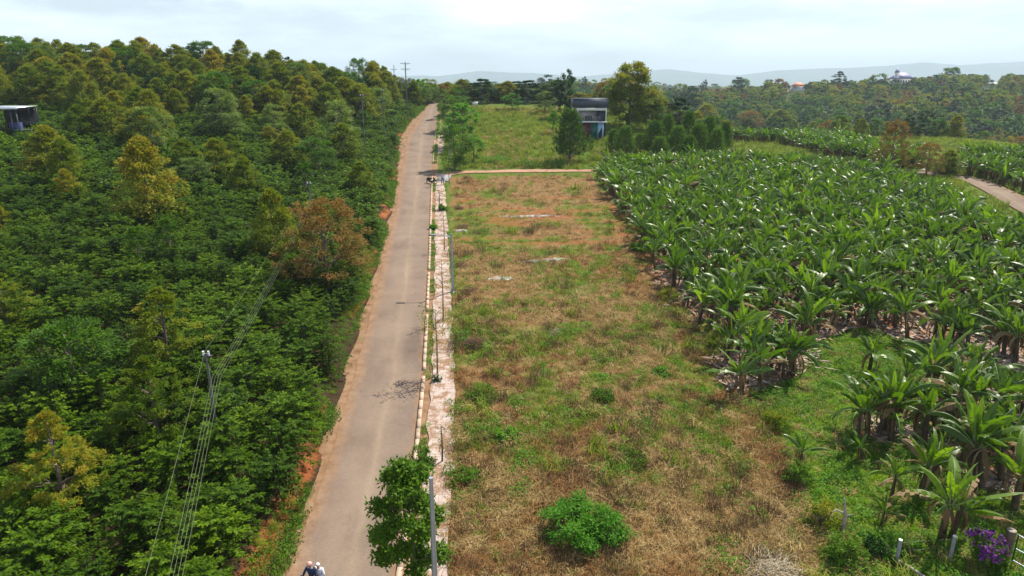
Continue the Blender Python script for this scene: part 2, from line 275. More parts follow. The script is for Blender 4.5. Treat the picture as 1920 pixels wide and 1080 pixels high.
# ------------------------------------------------------------------ mesh building
class MB:
    def __init__(s): s.v = []; s.f = []; s.fm = []; s.r = []; s.n = 0
    def add(s, v, f, rnd=.5, mi=0):
        v = np.asarray(v, float).reshape(-1, 3); f = np.asarray(f, int)
        s.v.append(v); s.f.append(f + s.n); s.fm.append(np.full(len(f), mi)); s.r.append(np.broadcast_to(np.asarray(rnd, float), (len(v),)).copy()); s.n += len(v)
        return s
    def box(s, c, d, rot=None, mi=0):
        c = np.asarray(c, float); q = np.array([[i, j, k] for i in (-.5, .5) for j in (-.5, .5) for k in (-.5, .5)]) * np.asarray(d, float)
        if rot is not None: q = q @ np.array(rot.to_3x3()).T
        return s.add(q + c, [[0, 1, 3, 2], [4, 6, 7, 5], [0, 4, 5, 1], [2, 3, 7, 6], [0, 2, 6, 4], [1, 5, 7, 3]], mi=mi)
    def tube(s, pts, rad, n=6, mi=0, cap=True, rnd=.5):
        pts = np.asarray(pts, float); k = len(pts); rad = np.broadcast_to(np.asarray(rad, float), (k,))
        t = np.gradient(pts, axis=0); t /= np.linalg.norm(t, axis=1)[:, None] + 1e-9
        ref = np.array([0, 0, 1.]) if abs(t[:, 2]).mean() < .8 else np.array([0, 1., 0])
        a = np.cross(t, ref); a /= np.linalg.norm(a, axis=1)[:, None] + 1e-9; b = np.cross(t, a)
        th = np.arange(n) / n * 2 * np.pi
        ring = pts[:, None] + rad[:, None, None] * (a[:, None] * np.cos(th)[None, :, None] + b[:, None] * np.sin(th)[None, :, None])
        i, j = np.meshgrid(np.arange(k - 1), np.arange(n), indexing='ij'); i = i.ravel(); j = j.ravel(); j2 = (j + 1) % n
        f = np.stack([i * n + j, i * n + j2, (i + 1) * n + j2, (i + 1) * n + j], 1)
        s.add(ring.reshape(-1, 3), f, rnd, mi)
        if cap:
            for e, rg in ((0, ring[0]), (k - 1, ring[-1])):
                c = len(rg); s.add(np.vstack([rg, pts[e]]), [[x, (x + 1) % c, c, c] for x in range(c)], rnd, mi)
        return s
    def leaves(s, c, d, nrm, L, W, rnd, mi=0, fold=.18):
        """one folded leaf per row: c base, d direction, nrm up-ish"""
        d = d / (np.linalg.norm(d, axis=1)[:, None] + 1e-9); sd = np.cross(d, nrm); sd /= np.linalg.norm(sd, axis=1)[:, None] + 1e-9
        up = np.cross(sd, d); L = np.broadcast_to(L, (len(c),))[:, None]; W = np.broadcast_to(W, (len(c),))[:, None]
        v = np.stack([c, c + d * L * .5 + sd * W * .5 - up * W * fold, c + d * L, c + d * L * .5 - sd * W * .5 - up * W * fold], 1)
        n = len(c); b = np.arange(n)[:, None] * 4
        f = np.vstack([b + np.array([0, 1, 2, 2]), b + np.array([0, 2, 3, 3])])
        return s.add(v.reshape(-1, 3), f, np.repeat(rnd, 4), mi)
    def mesh(s, name, mats, smooth=False):
        V = np.vstack(s.v); F = np.vstack([np.hstack([f, f[:, -1:]]) if f.shape[1] == 3 else f for f in s.f]); FM = np.concatenate(s.fm); Rn = np.concatenate(s.r)
        tri = F[:, 2] == F[:, 3]
        cnt = np.where(tri, 3, 4); keep = np.ones(F.shape, bool); keep[tri, 3] = False; loops = F[keep]
        me = bpy.data.meshes.new(name); me.vertices.add(len(V)); me.vertices.foreach_set('co', V.astype(np.float32).ravel())
        me.loops.add(len(loops)); me.loops.foreach_set('vertex_index', loops.astype(np.int32))
        me.polygons.add(len(F)); st = np.concatenate([[0], np.cumsum(cnt)[:-1]]); me.polygons.foreach_set('loop_start', st.astype(np.int32)); me.polygons.foreach_set('loop_total', cnt.astype(np.int32))
        me.polygons.foreach_set('material_index', FM.astype(np.int32))
        if smooth: me.polygons.foreach_set('use_smooth', np.ones(len(F), bool))
        for m in (mats if isinstance(mats, (list, tuple)) else [mats]): me.materials.append(m)
        at = me.attributes.new('rnd', 'FLOAT', 'POINT'); at.data.foreach_set('value', Rn.astype(np.float32))
        me.update(calc_edges=True); me.validate(); return me
def tag(o, label=None, cat=None, group=None, kind=None):
    for k, v in (('label', label), ('category', cat), ('group', group), ('kind', kind)):
        if v: o[k] = v
    return o
def link(name, data, parent=None, loc=None):
    o = bpy.data.objects.new(name, data); COL.objects.link(o)
    if parent is not None: o.parent = parent
    if loc is not None: o.location = loc
    return o
def part(name, mb, mat, parent=None, smooth=False, loc=None):
    return link(name, mb.mesh(name, mat, smooth), parent, loc)
def thing(name, label, cat, loc, rz=0, group=None, sc=None):
    o = link(name, None, None, loc); o.rotation_euler = (0, 0, rz)
    if sc: o.scale = (sc, sc, sc)
    return tag(o, label, cat, group)

# ------------------------------------------------------------------ ground sheet
XS = np.concatenate([-np.geomspace(16000, 76, 50), np.arange(-75, 95, .75), np.geomspace(96, 16000, 54)])
YS = np.concatenate([np.arange(-40, 8, 6), np.arange(8, 70, .5), np.arange(70, 150, .9), np.arange(150, 260, 2.2), np.geomspace(263, 11000, 100)])
LOT = poly_px([(830, 1120), (838, 900), (845, 700), (846, 500), (845, 400), (846, 333), (1110, 327), (1165, 400), (1215, 480), (1290, 590), (1380, 720), (1450, 800), (1500, 900), (1540, 1000), (1565, 1120)])
FIELD = poly_px([(835, 318), (1115, 320), (1150, 300), (1210, 285), (1210, 245), (1150, 240), (1090, 205), (860, 201), (826, 215)])
OPEN = poly_px([(1450, 800), (1425, 740), (1505, 710), (1540, 640), (1600, 615), (1760, 650), (1740, 700), (1600, 705), (1595, 820), (1700, 850), (1650, 930), (1730, 1000), (1990, 1010), (2050, 1130), (1565, 1130), (1500, 900)])
BAN_A = poly_px([(1122, 336), (1165, 400), (1205, 450), (1232, 520), (1290, 590), (1333, 640), (1395, 742), (1485, 712), (1525, 640), (1600, 612), (1720, 640), (1800, 660), (1900, 700), (2080, 690), (2080, 560), (1985, 500), (1900, 452), (1830, 418), (1760, 372), (1650, 336), (1500, 316), (1360, 312), (1130, 316)])
BAN_D = poly_px([(1600, 820), (1640, 800), (1720, 745), (1800, 700), (1900, 710), (2080, 700), (2150, 980), (1950, 985), (1860, 925), (1760, 862), (1680, 838)])
BAN_B = poly_px([(1345, 262), (1450, 268), (1560, 297), (1680, 318), (1740, 322), (1700, 298), (1600, 277), (1480, 252), (1380, 240)])
BAN_C = poly_px([(1790, 325), (1850, 338), (1930, 368), (2050, 400), (2050, 320), (1900, 300), (1800, 300)])
SROAD = [G(a, b) for a, b in [(2150, 520), (2000, 430), (1930, 393), (1868, 358), (1842, 344), (1815, 334), (1760, 326), (1700, 322)]]
Xg, Yg = np.meshgrid(XS, YS); Zg = H(Xg, Yg)
GREENN = lambda x, y: fbm(x, y, 5.5, 21, 4)
def masks(x, y):
    px, py, d = dist_px(x, y)
    lot = inpoly(x, y, LOT) | ((x > XR(y) + .2) & (x < 30) & (y < 24)); fld = inpoly(x, y, FIELD); op = inpoly(x, y, OPEN)
    ban = inpoly(x, y, BAN_A) | inpoly(x, y, BAN_D)
    ban2 = inpoly(x, y, BAN_B) | inpoly(x, y, BAN_C)
    right = (x > XR(y))
    g = GREENN(x, y)
    # share of green in the cleared lot follows the photograph's bands
    band = np.interp(y, [10, 22, 26, 30, 37, 52, 62, 72, 85, 100, 112], [.33, .33, .38, .52, .57, .53, .50, .62, .50, .52, .46])
    gf = .5 * g + .5 * fbm(x, y, 1.7, 61, 3)
    lg = sst(1 - band - .06, 1 - band + .14, gf)
    mr = lot * 1.; mg = np.where(lot, lg * .62, 0.)
    mg = np.where(fld, .62 + .3 * (g > .5), mg); mr = np.where(fld, 1., mr)
    mg = np.where(op, np.where(g > .36, .95, .5), mg); mr = np.where(op, .5, mr)
    mb = np.where(ban, .80, 0.); mg = np.where(ban, np.where(g > .57, .6, 0), mg)
    other = right & ~lot & ~fld & ~op & ~ban
    mg = np.where(other, .72, mg); mr = np.where(other, .5, mr); mb = np.where(ban2, .3, mb)
    rs = inpoly(x, y, LOT) & (y > 66) & (y < 90); sr_ = rs & (vnoise(x * .12, y, .9, 4) > .55); bankx = sr_ * .48
    dl = XD(y) - x
    bank = sst(-.1, .3, dl) * (1 - sst(.6, 1.1, dl)) * (.2 + .8 * (vnoise(y, 0 * y, 4.5, 3) > .42)) * (1 - (y > 185))
    bank = np.maximum(bank, bankx)
    far = np.maximum(sst(175, 230, y), 0) * (x > -400) + (x <= -400)
    far = np.where(fld, 0, far)
    return mr, mg, mb, bank, np.clip(far, 0, 1)
def build_ground():
    ny, nx = Xg.shape; V = np.stack([Xg, Yg, Zg], -1).reshape(-1, 3)
    i, j = np.meshgrid(np.arange(ny - 1), np.arange(nx - 1), indexing='ij'); i = i.ravel(); j = j.ravel()
    F = np.stack([i * nx + j, i * nx + j + 1, (i + 1) * nx + j + 1, (i + 1) * nx + j], 1)
    mb = MB(); mb.add(V, F); o = part('ground', mb, M_ground, smooth=True); tag(o, kind='structure')
    mr, mg, mbb, bank, far = masks(V[:, 0], V[:, 1])
    a = o.data.attributes.new('mask', 'FLOAT_COLOR', 'POINT'); a.data.foreach_set('color', np.stack([mr, mg, mbb, np.ones_like(mr)], 1).astype(np.float32).ravel())
    a = o.data.attributes.new('mask_b', 'FLOAT_COLOR', 'POINT'); a.data.foreach_set('color', np.stack([bank, far, 0 * far, np.ones_like(mr)], 1).astype(np.float32).ravel())
build_ground()
def strip(name, fl, fr, ys, mat, lift, cols=8, kind='structure', zf=None, wob=0):
    ys = np.asarray(ys, float); u = np.linspace(0, 1, cols + 1); L_ = fl(ys)[:, None]; R_ = fr(ys)[:, None]
    if wob: L_ = L_ + (vnoise(ys, ys * 0, 1.3, 3)[:, None] - .5) * wob; R_ = R_ + (vnoise(ys, ys * 0, 1.1, 8)[:, None] - .5) * wob
    X = L_ * (1 - u) + R_ * u; Y = np.repeat(ys[:, None], cols + 1, 1); Z = (H(X, Y) if zf is None else zf(X, Y)) + lift
    ny, nx = X.shape; i, j = np.meshgrid(np.arange(ny - 1), np.arange(nx - 1), indexing='ij'); i = i.ravel(); j = j.ravel()
    mb = MB(); mb.add(np.stack([X, Y, Z], -1).reshape(-1, 3), np.stack([i * nx + j, i * nx + j + 1, (i + 1) * nx + j + 1, (i + 1) * nx + j], 1))
    o = part(name, mb, mat, smooth=True); a = o.data.attributes.new('uvw', 'FLOAT_VECTOR', 'POINT')
    a.data.foreach_set('vector', np.stack([np.broadcast_to(u, X.shape), Y, 0 * Y], -1).astype(np.float32).ravel())
    return tag(o, kind=kind)
yr = np.arange(-20, 203, .8)
strip('dirt_shoulder', lambda y: XD(y) + .02, lambda y: XR(y) + 1.0, yr, M_dirt, .02, cols=14, zf=lambda x, y: P(y) + .3 * sst(0, .3, XD(y) - x), wob=.02)
strip('road', XA, XR, yr, M_road, .055, zf=lambda x, y: P(y), wob=.10)
yk = np.arange(12, 108, .4)
strip('sidewalk', lambda y: XR(y) + .62, lambda y: XR(y) + 2.0, yk, M_walk, .10, wob=.22)
strip('sidewalk', lambda y: XR(y) + .62, lambda y: XR(y) + 2.0, np.arange(124, 150, .4), M_walk, .10, wob=.35)
def kerb():
    mb = MB(); y = 12.
    while y < 155:
        L = 1.0
        if not (104 < y < 116) and random.random() > .04:
            x0, x1 = float(XR(y)), float(XR(y + L)); a = math.atan2(-(x1 - x0), L)
            mb.box(((x0 + x1) / 2 + .14, y + L / 2, float(P(y + L / 2)) + .04 + random.uniform(-.02, .01)), (.2, L - .03, .26), Matrix.Rotation(a + random.uniform(-.01, .01), 3, 'Z') @ Matrix.Rotation(math.atan(.05), 3, 'X'))
        y += L
    tag(part('kerb', mb, M_kerb), kind='structure')
kerb()
# crossing dirt path and side road
pa = [G(a, b) for a, b in [(812, 336), (850, 324), (950, 322), (1040, 321), (1112, 321)]]
def ribbon(name, pts, wd, mat, lift, seg=1.0):
    P_ = [Vector(p) for p in pts]; out = []
    for a, b in zip(P_[:-1], P_[1:]):
        n = max(1, int((b - a).length / seg)); out += [a.lerp(b, k / n) for k in range(n)]
    out.append(P_[-1]); A = np.array([[p.x, p.y] for p in out])
    for _ in range(6): A[1:-1] = (A[:-2] + 2 * A[1:-1] + A[2:]) / 4
    t = np.gradient(A, axis=0); t /= np.linalg.norm(t, axis=1)[:, None]; n = np.stack([-t[:, 1], t[:, 0]], 1); u = np.linspace(-1, 1, 9)
    X = A[:, 0:1] + n[:, 0:1] * u * wd / 2; Y = A[:, 1:2] + n[:, 1:2] * u * wd / 2; Z = H(X, Y) + lift
    ny, nx = X.shape; i, j = np.meshgrid(np.arange(ny - 1), np.arange(nx - 1), indexing='ij'); i = i.ravel(); j = j.ravel()
    mb = MB(); mb.add(np.stack([X, Y, Z], -1).reshape(-1, 3), np.stack([i * nx + j, i * nx + j + 1, (i + 1) * nx + j + 1, (i + 1) * nx + j], 1))
    o = part(name, mb, mat, smooth=True); a = o.data.attributes.new('uvw', 'FLOAT_VECTOR', 'POINT')
    a.data.foreach_set('vector', np.stack([np.broadcast_to(u * .5 + .5, X.shape), Y, 0 * Y], -1).astype(np.float32).ravel())
    return tag(o, kind='structure')
ribbon('dirt_path', pa, 2.0, plain('bare red earth', (.36, .20, .125), .95, var=.25, scale=.6), .10)
ribbon('side_road', SROAD, 3.5, M_road, .12)
# parking pad where the scooter stands
pad = MB(); c0 = G(828, 338)
pad.box((c0.x + .2, c0.y + 1.2, gz(c0.x, c0.y + 1.2) + .07), (1.9, 5.0, .1), Matrix.Rotation(math.atan(.05), 3, 'X'))
tag(part('concrete_pad', pad, M_conc), kind='structure')

# ------------------------------------------------------------------ scatter (stuff) by geometry nodes
def templates(name, meshes):
    c = bpy.data.collections.new(name)
    for i, me in enumerate(meshes):
        o = bpy.data.objects.new('%s_%02d' % (name, i), me); c.objects.link(o)
    return c
def scatter(name, label, cat, pts, rot, scl, idx, coll, kind='stuff'):
    me = bpy.data.meshes.new(name); n = len(pts); me.vertices.add(n); me.vertices.foreach_set('co', np.asarray(pts, np.float32).ravel())
    a = me.attributes.new('rot', 'FLOAT_VECTOR', 'POINT'); a.data.foreach_set('vector', np.asarray(rot, np.float32).ravel())
    a = me.attributes.new('scl', 'FLOAT_VECTOR', 'POINT'); s = np.asarray(scl, np.float32); s = np.repeat(s[:, None], 3, 1) if s.ndim == 1 else s; a.data.foreach_set('vector', s.ravel())
    a = me.attributes.new('idx', 'INT', 'POINT'); a.data.foreach_set('value', np.asarray(idx, np.int32))
    o = link(name, me); tag(o, label, cat, None, kind)
    g = bpy.data.node_groups.new(name, 'GeometryNodeTree'); g.interface.new_socket('Geometry', in_out='INPUT', socket_type='NodeSocketGeometry'); g.interface.new_socket('Geometry', in_out='OUTPUT', socket_type='NodeSocketGeometry')
    gi = g.nodes.new('NodeGroupInput'); go = g.nodes.new('NodeGroupOutput'); ci = g.nodes.new('GeometryNodeCollectionInfo'); ci.inputs[0].default_value = coll; ci.inputs['Separate Children'].default_value = True; ci.inputs['Reset Children'].default_value = True
    ip = g.nodes.new('GeometryNodeInstanceOnPoints'); ip.inputs['Pick Instance'].default_value = True
    def na(nm, ty):
        q = g.nodes.new('GeometryNodeInputNamedAttribute'); q.data_type = ty; q.inputs['Name'].default_value = nm; return q.outputs[0]
    L = g.links; L.new(gi.outputs[0], ip.inputs['Points']); L.new(ci.outputs[0], ip.inputs['Instance']); L.new(na('idx', 'INT'), ip.inputs['Instance Index'])
    e2r = g.nodes.new('FunctionNodeEulerToRotation'); L.new(na('rot', 'FLOAT_VECTOR'), e2r.inputs[0]); L.new(e2r.outputs[0], ip.inputs['Rotation']); L.new(na('scl', 'FLOAT_VECTOR'), ip.inputs['Scale']); L.new(ip.outputs[0], go.inputs[0])
    m = o.modifiers.new('scatter', 'NODES'); m.node_group = g
    return o
def unit(n):
    v = rng.normal(size=(n, 3)); return v / np.linalg.norm(v, axis=1)[:, None]
def jgrid(x0, x1, y0, y1, s, j=.42):
    x, y = np.meshgrid(np.arange(x0, x1, s), np.arange(y0, y1, s)); x = x.ravel(); y = y.ravel()
    return x + rng.uniform(-j, j, len(x)) * s, y + rng.uniform(-j, j, len(y)) * s
def infr(x, y, m=90):
    px, py, d = dist_px(x, y); return (px > -m) & (px < 1920 + m) & (py < 1080 + m * 1.6) & (d > 4)

# ------------------------------------------------------------------ plant templates
def coffee_mesh(nb=54, nl=17, L=.165, W=.072, rad=1.25, h=1.75):
    mb = MB()
    # stems
    for k in range(3):
        a = rng.uniform(0, 6.28); mb.tube([(0, 0, -.3), (.2 * math.cos(a), .2 * math.sin(a), h * .5), (.35 * math.cos(a), .35 * math.sin(a), h * .9)], [.035, .025, .012], 4, 1)
    C = []; D = []; S = []
    for b in range(nb):
        t = (b + rng.uniform(0, 1)) / nb; z0 = .25 + (h - .3) * t; az = b * 2.399 + rng.uniform(-.4, .4)
        ln = rad * (1.0 - .62 * t ** 2.0) * rng.uniform(.7, 1.15); up = .45 + .5 * t
        s = np.linspace(.12, 1, nl); r = s * ln; z = z0 + up * r * .75 - .50 * r * r / max(rad, .1)
        p = np.stack([r * math.cos(az), r * math.sin(az), z], 1)
        for sd in (-1, 1):
            d = np.stack([np.cos(az + sd * 1.0) * np.ones(nl), np.sin(az + sd * 1.0) * np.ones(nl), rng.uniform(-.55, .15, nl)], 1)
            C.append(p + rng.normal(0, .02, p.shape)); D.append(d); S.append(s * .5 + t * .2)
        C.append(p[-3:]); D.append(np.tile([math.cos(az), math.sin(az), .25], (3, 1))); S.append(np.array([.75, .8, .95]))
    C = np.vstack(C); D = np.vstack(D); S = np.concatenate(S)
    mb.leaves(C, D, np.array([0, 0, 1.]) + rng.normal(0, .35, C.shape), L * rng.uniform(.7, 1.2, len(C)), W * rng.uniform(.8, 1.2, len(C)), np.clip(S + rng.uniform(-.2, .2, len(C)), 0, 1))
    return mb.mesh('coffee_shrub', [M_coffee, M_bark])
def crown_pts(kind, n, h, r):
    """clump centres for a crown of height h and radius r, base at z=0"""
    t = rng.uniform(0, 1, n) ** (1.15 if kind == 'cone' else .9); a = rng.uniform(0, 6.283, n); q = np.sqrt(rng.uniform(.12, 1, n))
    if kind == 'cone': R_ = r * (1 - t ** 1.6) ** .75 * (.55 + .45 * sst(0, .18, t)) + .03 * r
    elif kind == 'ovoid': R_ = r * np.sqrt(np.clip(1 - ((t - .38) / .64) ** 2, 0.02, 1))
    elif kind == 'column': R_ = r * np.clip(np.sin(np.pi * np.clip(t * .9 + .08, 0, 1)) ** .5, .2, 1)
    else: R_ = r * np.sqrt(np.clip(1 - ((t - .5) / .52) ** 2, .03, 1))
    R_ = R_ * (1 + .12 * np.sin(a * 3 + rng.uniform(0, 6)) + .10 * np.sin(a * 5 + 4 * t))
    return np.stack([R_ * q * np.cos(a), R_ * q * np.sin(a), t * h], 1), t, q
def tree_meshes(kind='cone', h=7., r=2.6, trunk=1.6, ncl=60, nlf=70, L=.34, W=.17, cl=.62, mat=M_durian, bark=M_bark, brown=.25, droop=-.25, limbs=14, flat=.55, dens=1.):
    """returns (crown mesh, trunk mesh) with the base at z=0; brown pushes young flush to the top of the crown"""
    c, t, q = crown_pts(kind, ncl, h - trunk, r); c[:, 2] += trunk
    mb = MB(); k = np.repeat(np.arange(ncl), nlf); n = len(k)
    off = unit(n) * ((rng.uniform(0, 1, n) ** .5) * cl * (1.15 - (.6 if kind == 'cone' else .3) * t[k]) * rng.uniform(.75, 1.2, ncl)[k])[:, None] * np.array([1, 1, flat]); p = c[k] + off
    out = p - np.array([0, 0, trunk + (h - trunk) * .35]); out[:, 2] *= .35; out /= np.linalg.norm(out, axis=1)[:, None] + 1e-6
    d = out + unit(n) * .8; d[:, 2] += droop
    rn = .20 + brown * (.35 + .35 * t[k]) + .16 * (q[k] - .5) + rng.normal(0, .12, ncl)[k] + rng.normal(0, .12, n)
    mb.leaves(p, d, np.array([0, 0, 1.]) + unit(n) * .5, L * rng.uniform(.65, 1.25, n), W * rng.uniform(.8, 1.2, n), np.clip(rn, 0, 1))
    cm = mb.mesh('crown', mat)
    tb = MB(); hh = trunk + (h - trunk) * .86; zz = np.linspace(-.4, hh, 7); tb.tube(np.stack([rng.normal(0, .05, 7).cumsum() * .5, rng.normal(0, .05, 7).cumsum() * .5, zz], 1), np.linspace(.022 * h + .03, .02, 7), 7)
    sel = rng.choice(ncl, min(limbs, ncl), replace=False)
    for s in sel:
        e = c[s] * .95; z0 = max(trunk * .8, e[2] - np.hypot(e[0], e[1]) * .45); z0 = min(z0, hh)
        mid = (e + np.array([0, 0, z0])) / 2 + np.array([0, 0, .12]); tb.tube([(0, 0, z0), mid, e], [.018 * h * .5 + .01, .03, .012], 4, cap=False)
    return cm, tb.mesh('trunk', bark)
def banana_meshes(seed, stem=1.9, nl=9, LL=2.3, WW=.56, up=0.0, dead=3):
    r = np.random.default_rng(seed); mb = MB()
    bx, by = r.normal(0, .1, 2)
    for i in range(nl):
        az = i * 2.4 + r.uniform(-.7, .7); f = i / max(1, nl - 1)            # 0 old, 1 young
        th = R(30 + 52 * f ** .8 + 6 * up) + r.uniform(-.25, .2); L = LL * (1 - .2 * f) * r.uniform(.7, 1.12); W = WW * (1 - .35 * f ** 2) * r.uniform(.85, 1.1)
        bend = (1.35 - 1.0 * f) * r.uniform(.5, 1.5); n = 15; s = np.linspace(0, 1, n); ang = th - bend * s ** 1.5
        dr = np.cos(ang) * L / n; dz = np.sin(ang) * L / n; rr = np.cumsum(dr) + .05; z = stem + np.cumsum(dz) - .1; tw = az + r.uniform(-.25, .25) * s
        mid = np.stack([bx + rr * np.cos(tw), by + rr * np.sin(tw), z], 1); lat = np.stack([-np.sin(tw), np.cos(tw), 0 * tw], 1)
        tn = np.stack([np.cos(ang) * np.cos(tw), np.cos(ang) * np.sin(tw), np.sin(ang)], 1); nu = np.cross(tn, lat); nu *= np.sign(nu[:, 2:3] + 1e-6)
        roll = r.uniform(-.95, .95); lat2 = lat * math.cos(roll) + nu * math.sin(roll); nu2 = nu * math.cos(roll) - lat * math.sin(roll)
        wdt = W * .5 * np.clip(np.sin(np.pi * np.clip((s - .13) / .87, 0, 1) ** .75), 0, 1) ** .55
        base = np.clip(r.normal(.33 + .35 * f ** 2, .16), 0, 1); fold = r.uniform(-1.0, .2) if f < .7 else r.uniform(.1, .6)
        torn = r.uniform(0, 1) < .65; brn = f < .3 and r.uniform() < .16
        for sd in (-1, 1):
            k = 0
            while k < n - 1:
                if s[k] < .12: k += 1; continue
                m = k + 1; dv = r.normal(0, .22) if torn else r.normal(0, .04); fo = fold + dv
                g = 0.10 if torn and r.uniform() < .5 else 0.0
                q0 = mid[k]; q1 = mid[m]
                o0 = lat2[k] * sd * wdt[k] * math.cos(fo) + nu2[k] * wdt[k] * math.sin(fo); o1 = lat2[m] * sd * wdt[m] * math.cos(fo) + nu2[m] * wdt[m] * math.sin(fo)
                sh = tn[k] * .08 * g; rnv = np.clip(base + r.normal(0, .05), 0, 1)
                h0 = o0 * .55 + nu2[k] * wdt[k] * .08; h1 = o1 * .55 + nu2[m] * wdt[m] * .08
                mb.add([q0, q1, q1 + h1, q0 + h0, q1 + o1 - (o1 - h1) * g - sh, q0 + o0 + sh], [[0, 1, 2, 3], [3, 2, 4, 5]], rnv if not brn else .6, 2 if brn else 0); k += 1
        mb.tube(mid[::2], np.linspace(.034, .007, len(mid[::2])), 4, 1, cap=False, rnd=r.uniform(0, 1))
    if r.uniform() < .8:     # rolled young leaf standing upright
        a = r.uniform(0, 6.28); mb.tube([(bx, by, stem - .1), (bx + .06 * math.cos(a), by, stem + .8), (bx + .2 * math.cos(a), by + .1, stem + 1.5)], [.05, .05, .012], 5, 0, rnd=.98)
    cm = mb.mesh('leaf_crown', [M_bana, M_rib, M_dead])
    tb = MB(); tb.tube([(0, 0, -.3), (bx * .4, by * .4, stem * .5), (bx, by, stem), (bx, by, stem + .25)], [.15, .12, .085, .05], 8)
    tm = tb.mesh('trunk', M_bstem, True)
    db = MB()
    for i in range(dead + 3):
        az = r.uniform(0, 6.28); L = r.uniform(.9, 1.5); n = 6; s = np.linspace(0, 1, n); rr = .12 + .42 * np.sin(s * 2.2) * r.uniform(.5, 1.1); z = stem + .12 * np.sin(s * 3) - L * s ** 1.3
        mid = np.stack([rr * math.cos(az), rr * math.sin(az), z], 1); la = np.array([-math.sin(az), math.cos(az), 0]); wd = .085 * np.sin(np.pi * np.clip(s * .9 + .1, 0, 1)) * r.uniform(.6, 1.3)
        v = np.stack([mid + la * wd[:, None], mid, mid - la * wd[:, None] + r.normal(0, .03, 3)], 1).reshape(-1, 3); f = []
        for k in range(n - 1): f += [[3 * k, 3 * k + 1, 3 * k + 4, 3 * k + 3], [3 * k + 1, 3 * k + 2, 3 * k + 5, 3 * k + 4]]
        db.add(v, f, r.uniform(0, 1))
    return cm, tm, db.mesh('dead_leaf', M_dead)
def pine_meshes(h=5., r=1.5, n=130, nn=46):
    mb = MB(); tb = MB(); lob = rng.uniform(.55, 1.25, 9); tb.tube([(0, 0, -.3), (.03, 0, h * .5), (0, .03, h * .93)], [.11, .06, .015], 6)
    for i in range(n):
        t = (i / n) ** 1.15; z = .35 + (h - .7) * t; az = i * 2.399; ln = r * (1 - t) ** .6 * rng.uniform(.5, 1.15) * lob[int((az % 6.283) / 6.3 * 3) * 3 + min(2, int(t * 3))] + .12
        e = np.array([ln * math.cos(az), ln * math.sin(az), z + ln * .35]); tb.tube([(0, 0, z), e * np.array([.6, .6, 1]) - [0, 0, ln * .1], e + [0, 0, .2]], [.02, .015, .006], 3, cap=False)
        for kk in range(2):
            c0 = e * np.array([1 - .35 * kk, 1 - .35 * kk, 1]) + np.array([0, 0, -.08 * kk]); ax = np.array([math.cos(az) * .45, math.sin(az) * .45, 1.]); ax /= np.linalg.norm(ax)
            s = rng.uniform(-.1, .6, nn); p = c0 + ax * s[:, None] * .75; d = ax * .9 + unit(nn) * .75
            mb.leaves(p, d, unit(nn), rng.uniform(.16, .30, nn), .035, np.clip(.25 + s * .9 + rng.normal(0, .12, nn), 0, 1), fold=0)
    return mb.mesh('crown', M_pine), tb.mesh('trunk', M_bark)
def tuft(n, h, spread, wd, mat, lean=.8, curl=.4):
    mb = MB(); a = rng.uniform(0, 6.28, n); r0 = spread * np.sqrt(rng.uniform(0, 1, n)); L = h * rng.uniform(.5, 1.15, n); le = rng.uniform(.1, lean, n); b = rng.uniform(0, 6.28, n)
    p0 = np.stack([r0 * np.cos(a), r0 * np.sin(a), 0 * a - .03], 1); d = np.stack([np.cos(b) * le, np.sin(b) * le, np.sqrt(np.clip(1 - le ** 2, .02, 1))], 1)
    p1 = p0 + d * L[:, None] * .55; d2 = d + np.stack([np.cos(b), np.sin(b), -1.3 + 0 * b], 1) * curl; p2 = p1 + d2 * L[:, None] * .45
    sd = np.stack([-np.sin(b), np.cos(b), 0 * b], 1) * wd * .5; rn = np.clip(rng.normal(.5, .25, n), 0, 1)
    v = np.stack([p0 - sd, p0 + sd, p1 + sd * .8, p1 - sd * .8, p2], 1); k = np.arange(n)[:, None] * 5
    mb.add(v.reshape(-1, 3), np.vstack([k + np.array([0, 1, 2, 3]), k + np.array([3, 2, 4, 4])]), np.repeat(rn, 5)); return mb.mesh('tuft', mat)
def weed(n, h, rad, L, mat, name='weed'):
    mb = MB(); a = rng.uniform(0, 6.28, n); q = np.sqrt(rng.uniform(0, 1, n)); z = h * rng.uniform(.1, 1, n) * (1 - .55 * q ** 2)
    p = np.stack([rad * q * np.cos(a), rad * q * np.sin(a), z], 1); d = np.stack([np.cos(a), np.sin(a), 0 * a + .3], 1) + unit(n) * .7
    mb.leaves(p, d, np.array([0, 0, 1.]) + unit(n) * .5, L * rng.uniform(.6, 1.2, n), L * .5, np.clip(rng.normal(.5, .22, n) + (z / h - .5) * .4, 0, 1)); return mb.mesh(name, mat)
def litter(n, rad):
    mb = MB(); a = rng.uniform(0, 6.28, n); q = np.sqrt(rng.uniform(0, 1, n)) * rad; b = rng.uniform(0, 6.28, n)
    p = np.stack([q * np.cos(a), q * np.sin(a), rng.uniform(.02, .16, n)], 1); d = np.stack([np.cos(b), np.sin(b), rng.uniform(-.15, .25, n)], 1)
    mb.leaves(p, d, np.array([0, 0, 1.]) + unit(n) * .4, rng.uniform(.3, .9, n), rng.uniform(.06, .2, n), np.clip(rng.uniform(.2, 1.2, n), 0, 1)); return mb.mesh('litter', M_lit)
M_lit = foliage('pale leaf litter', [(0, (.20, .10, .06)), (.5, (.29, .20, .15)), (1, (.52, .42, .35))], .85, .05, .1)

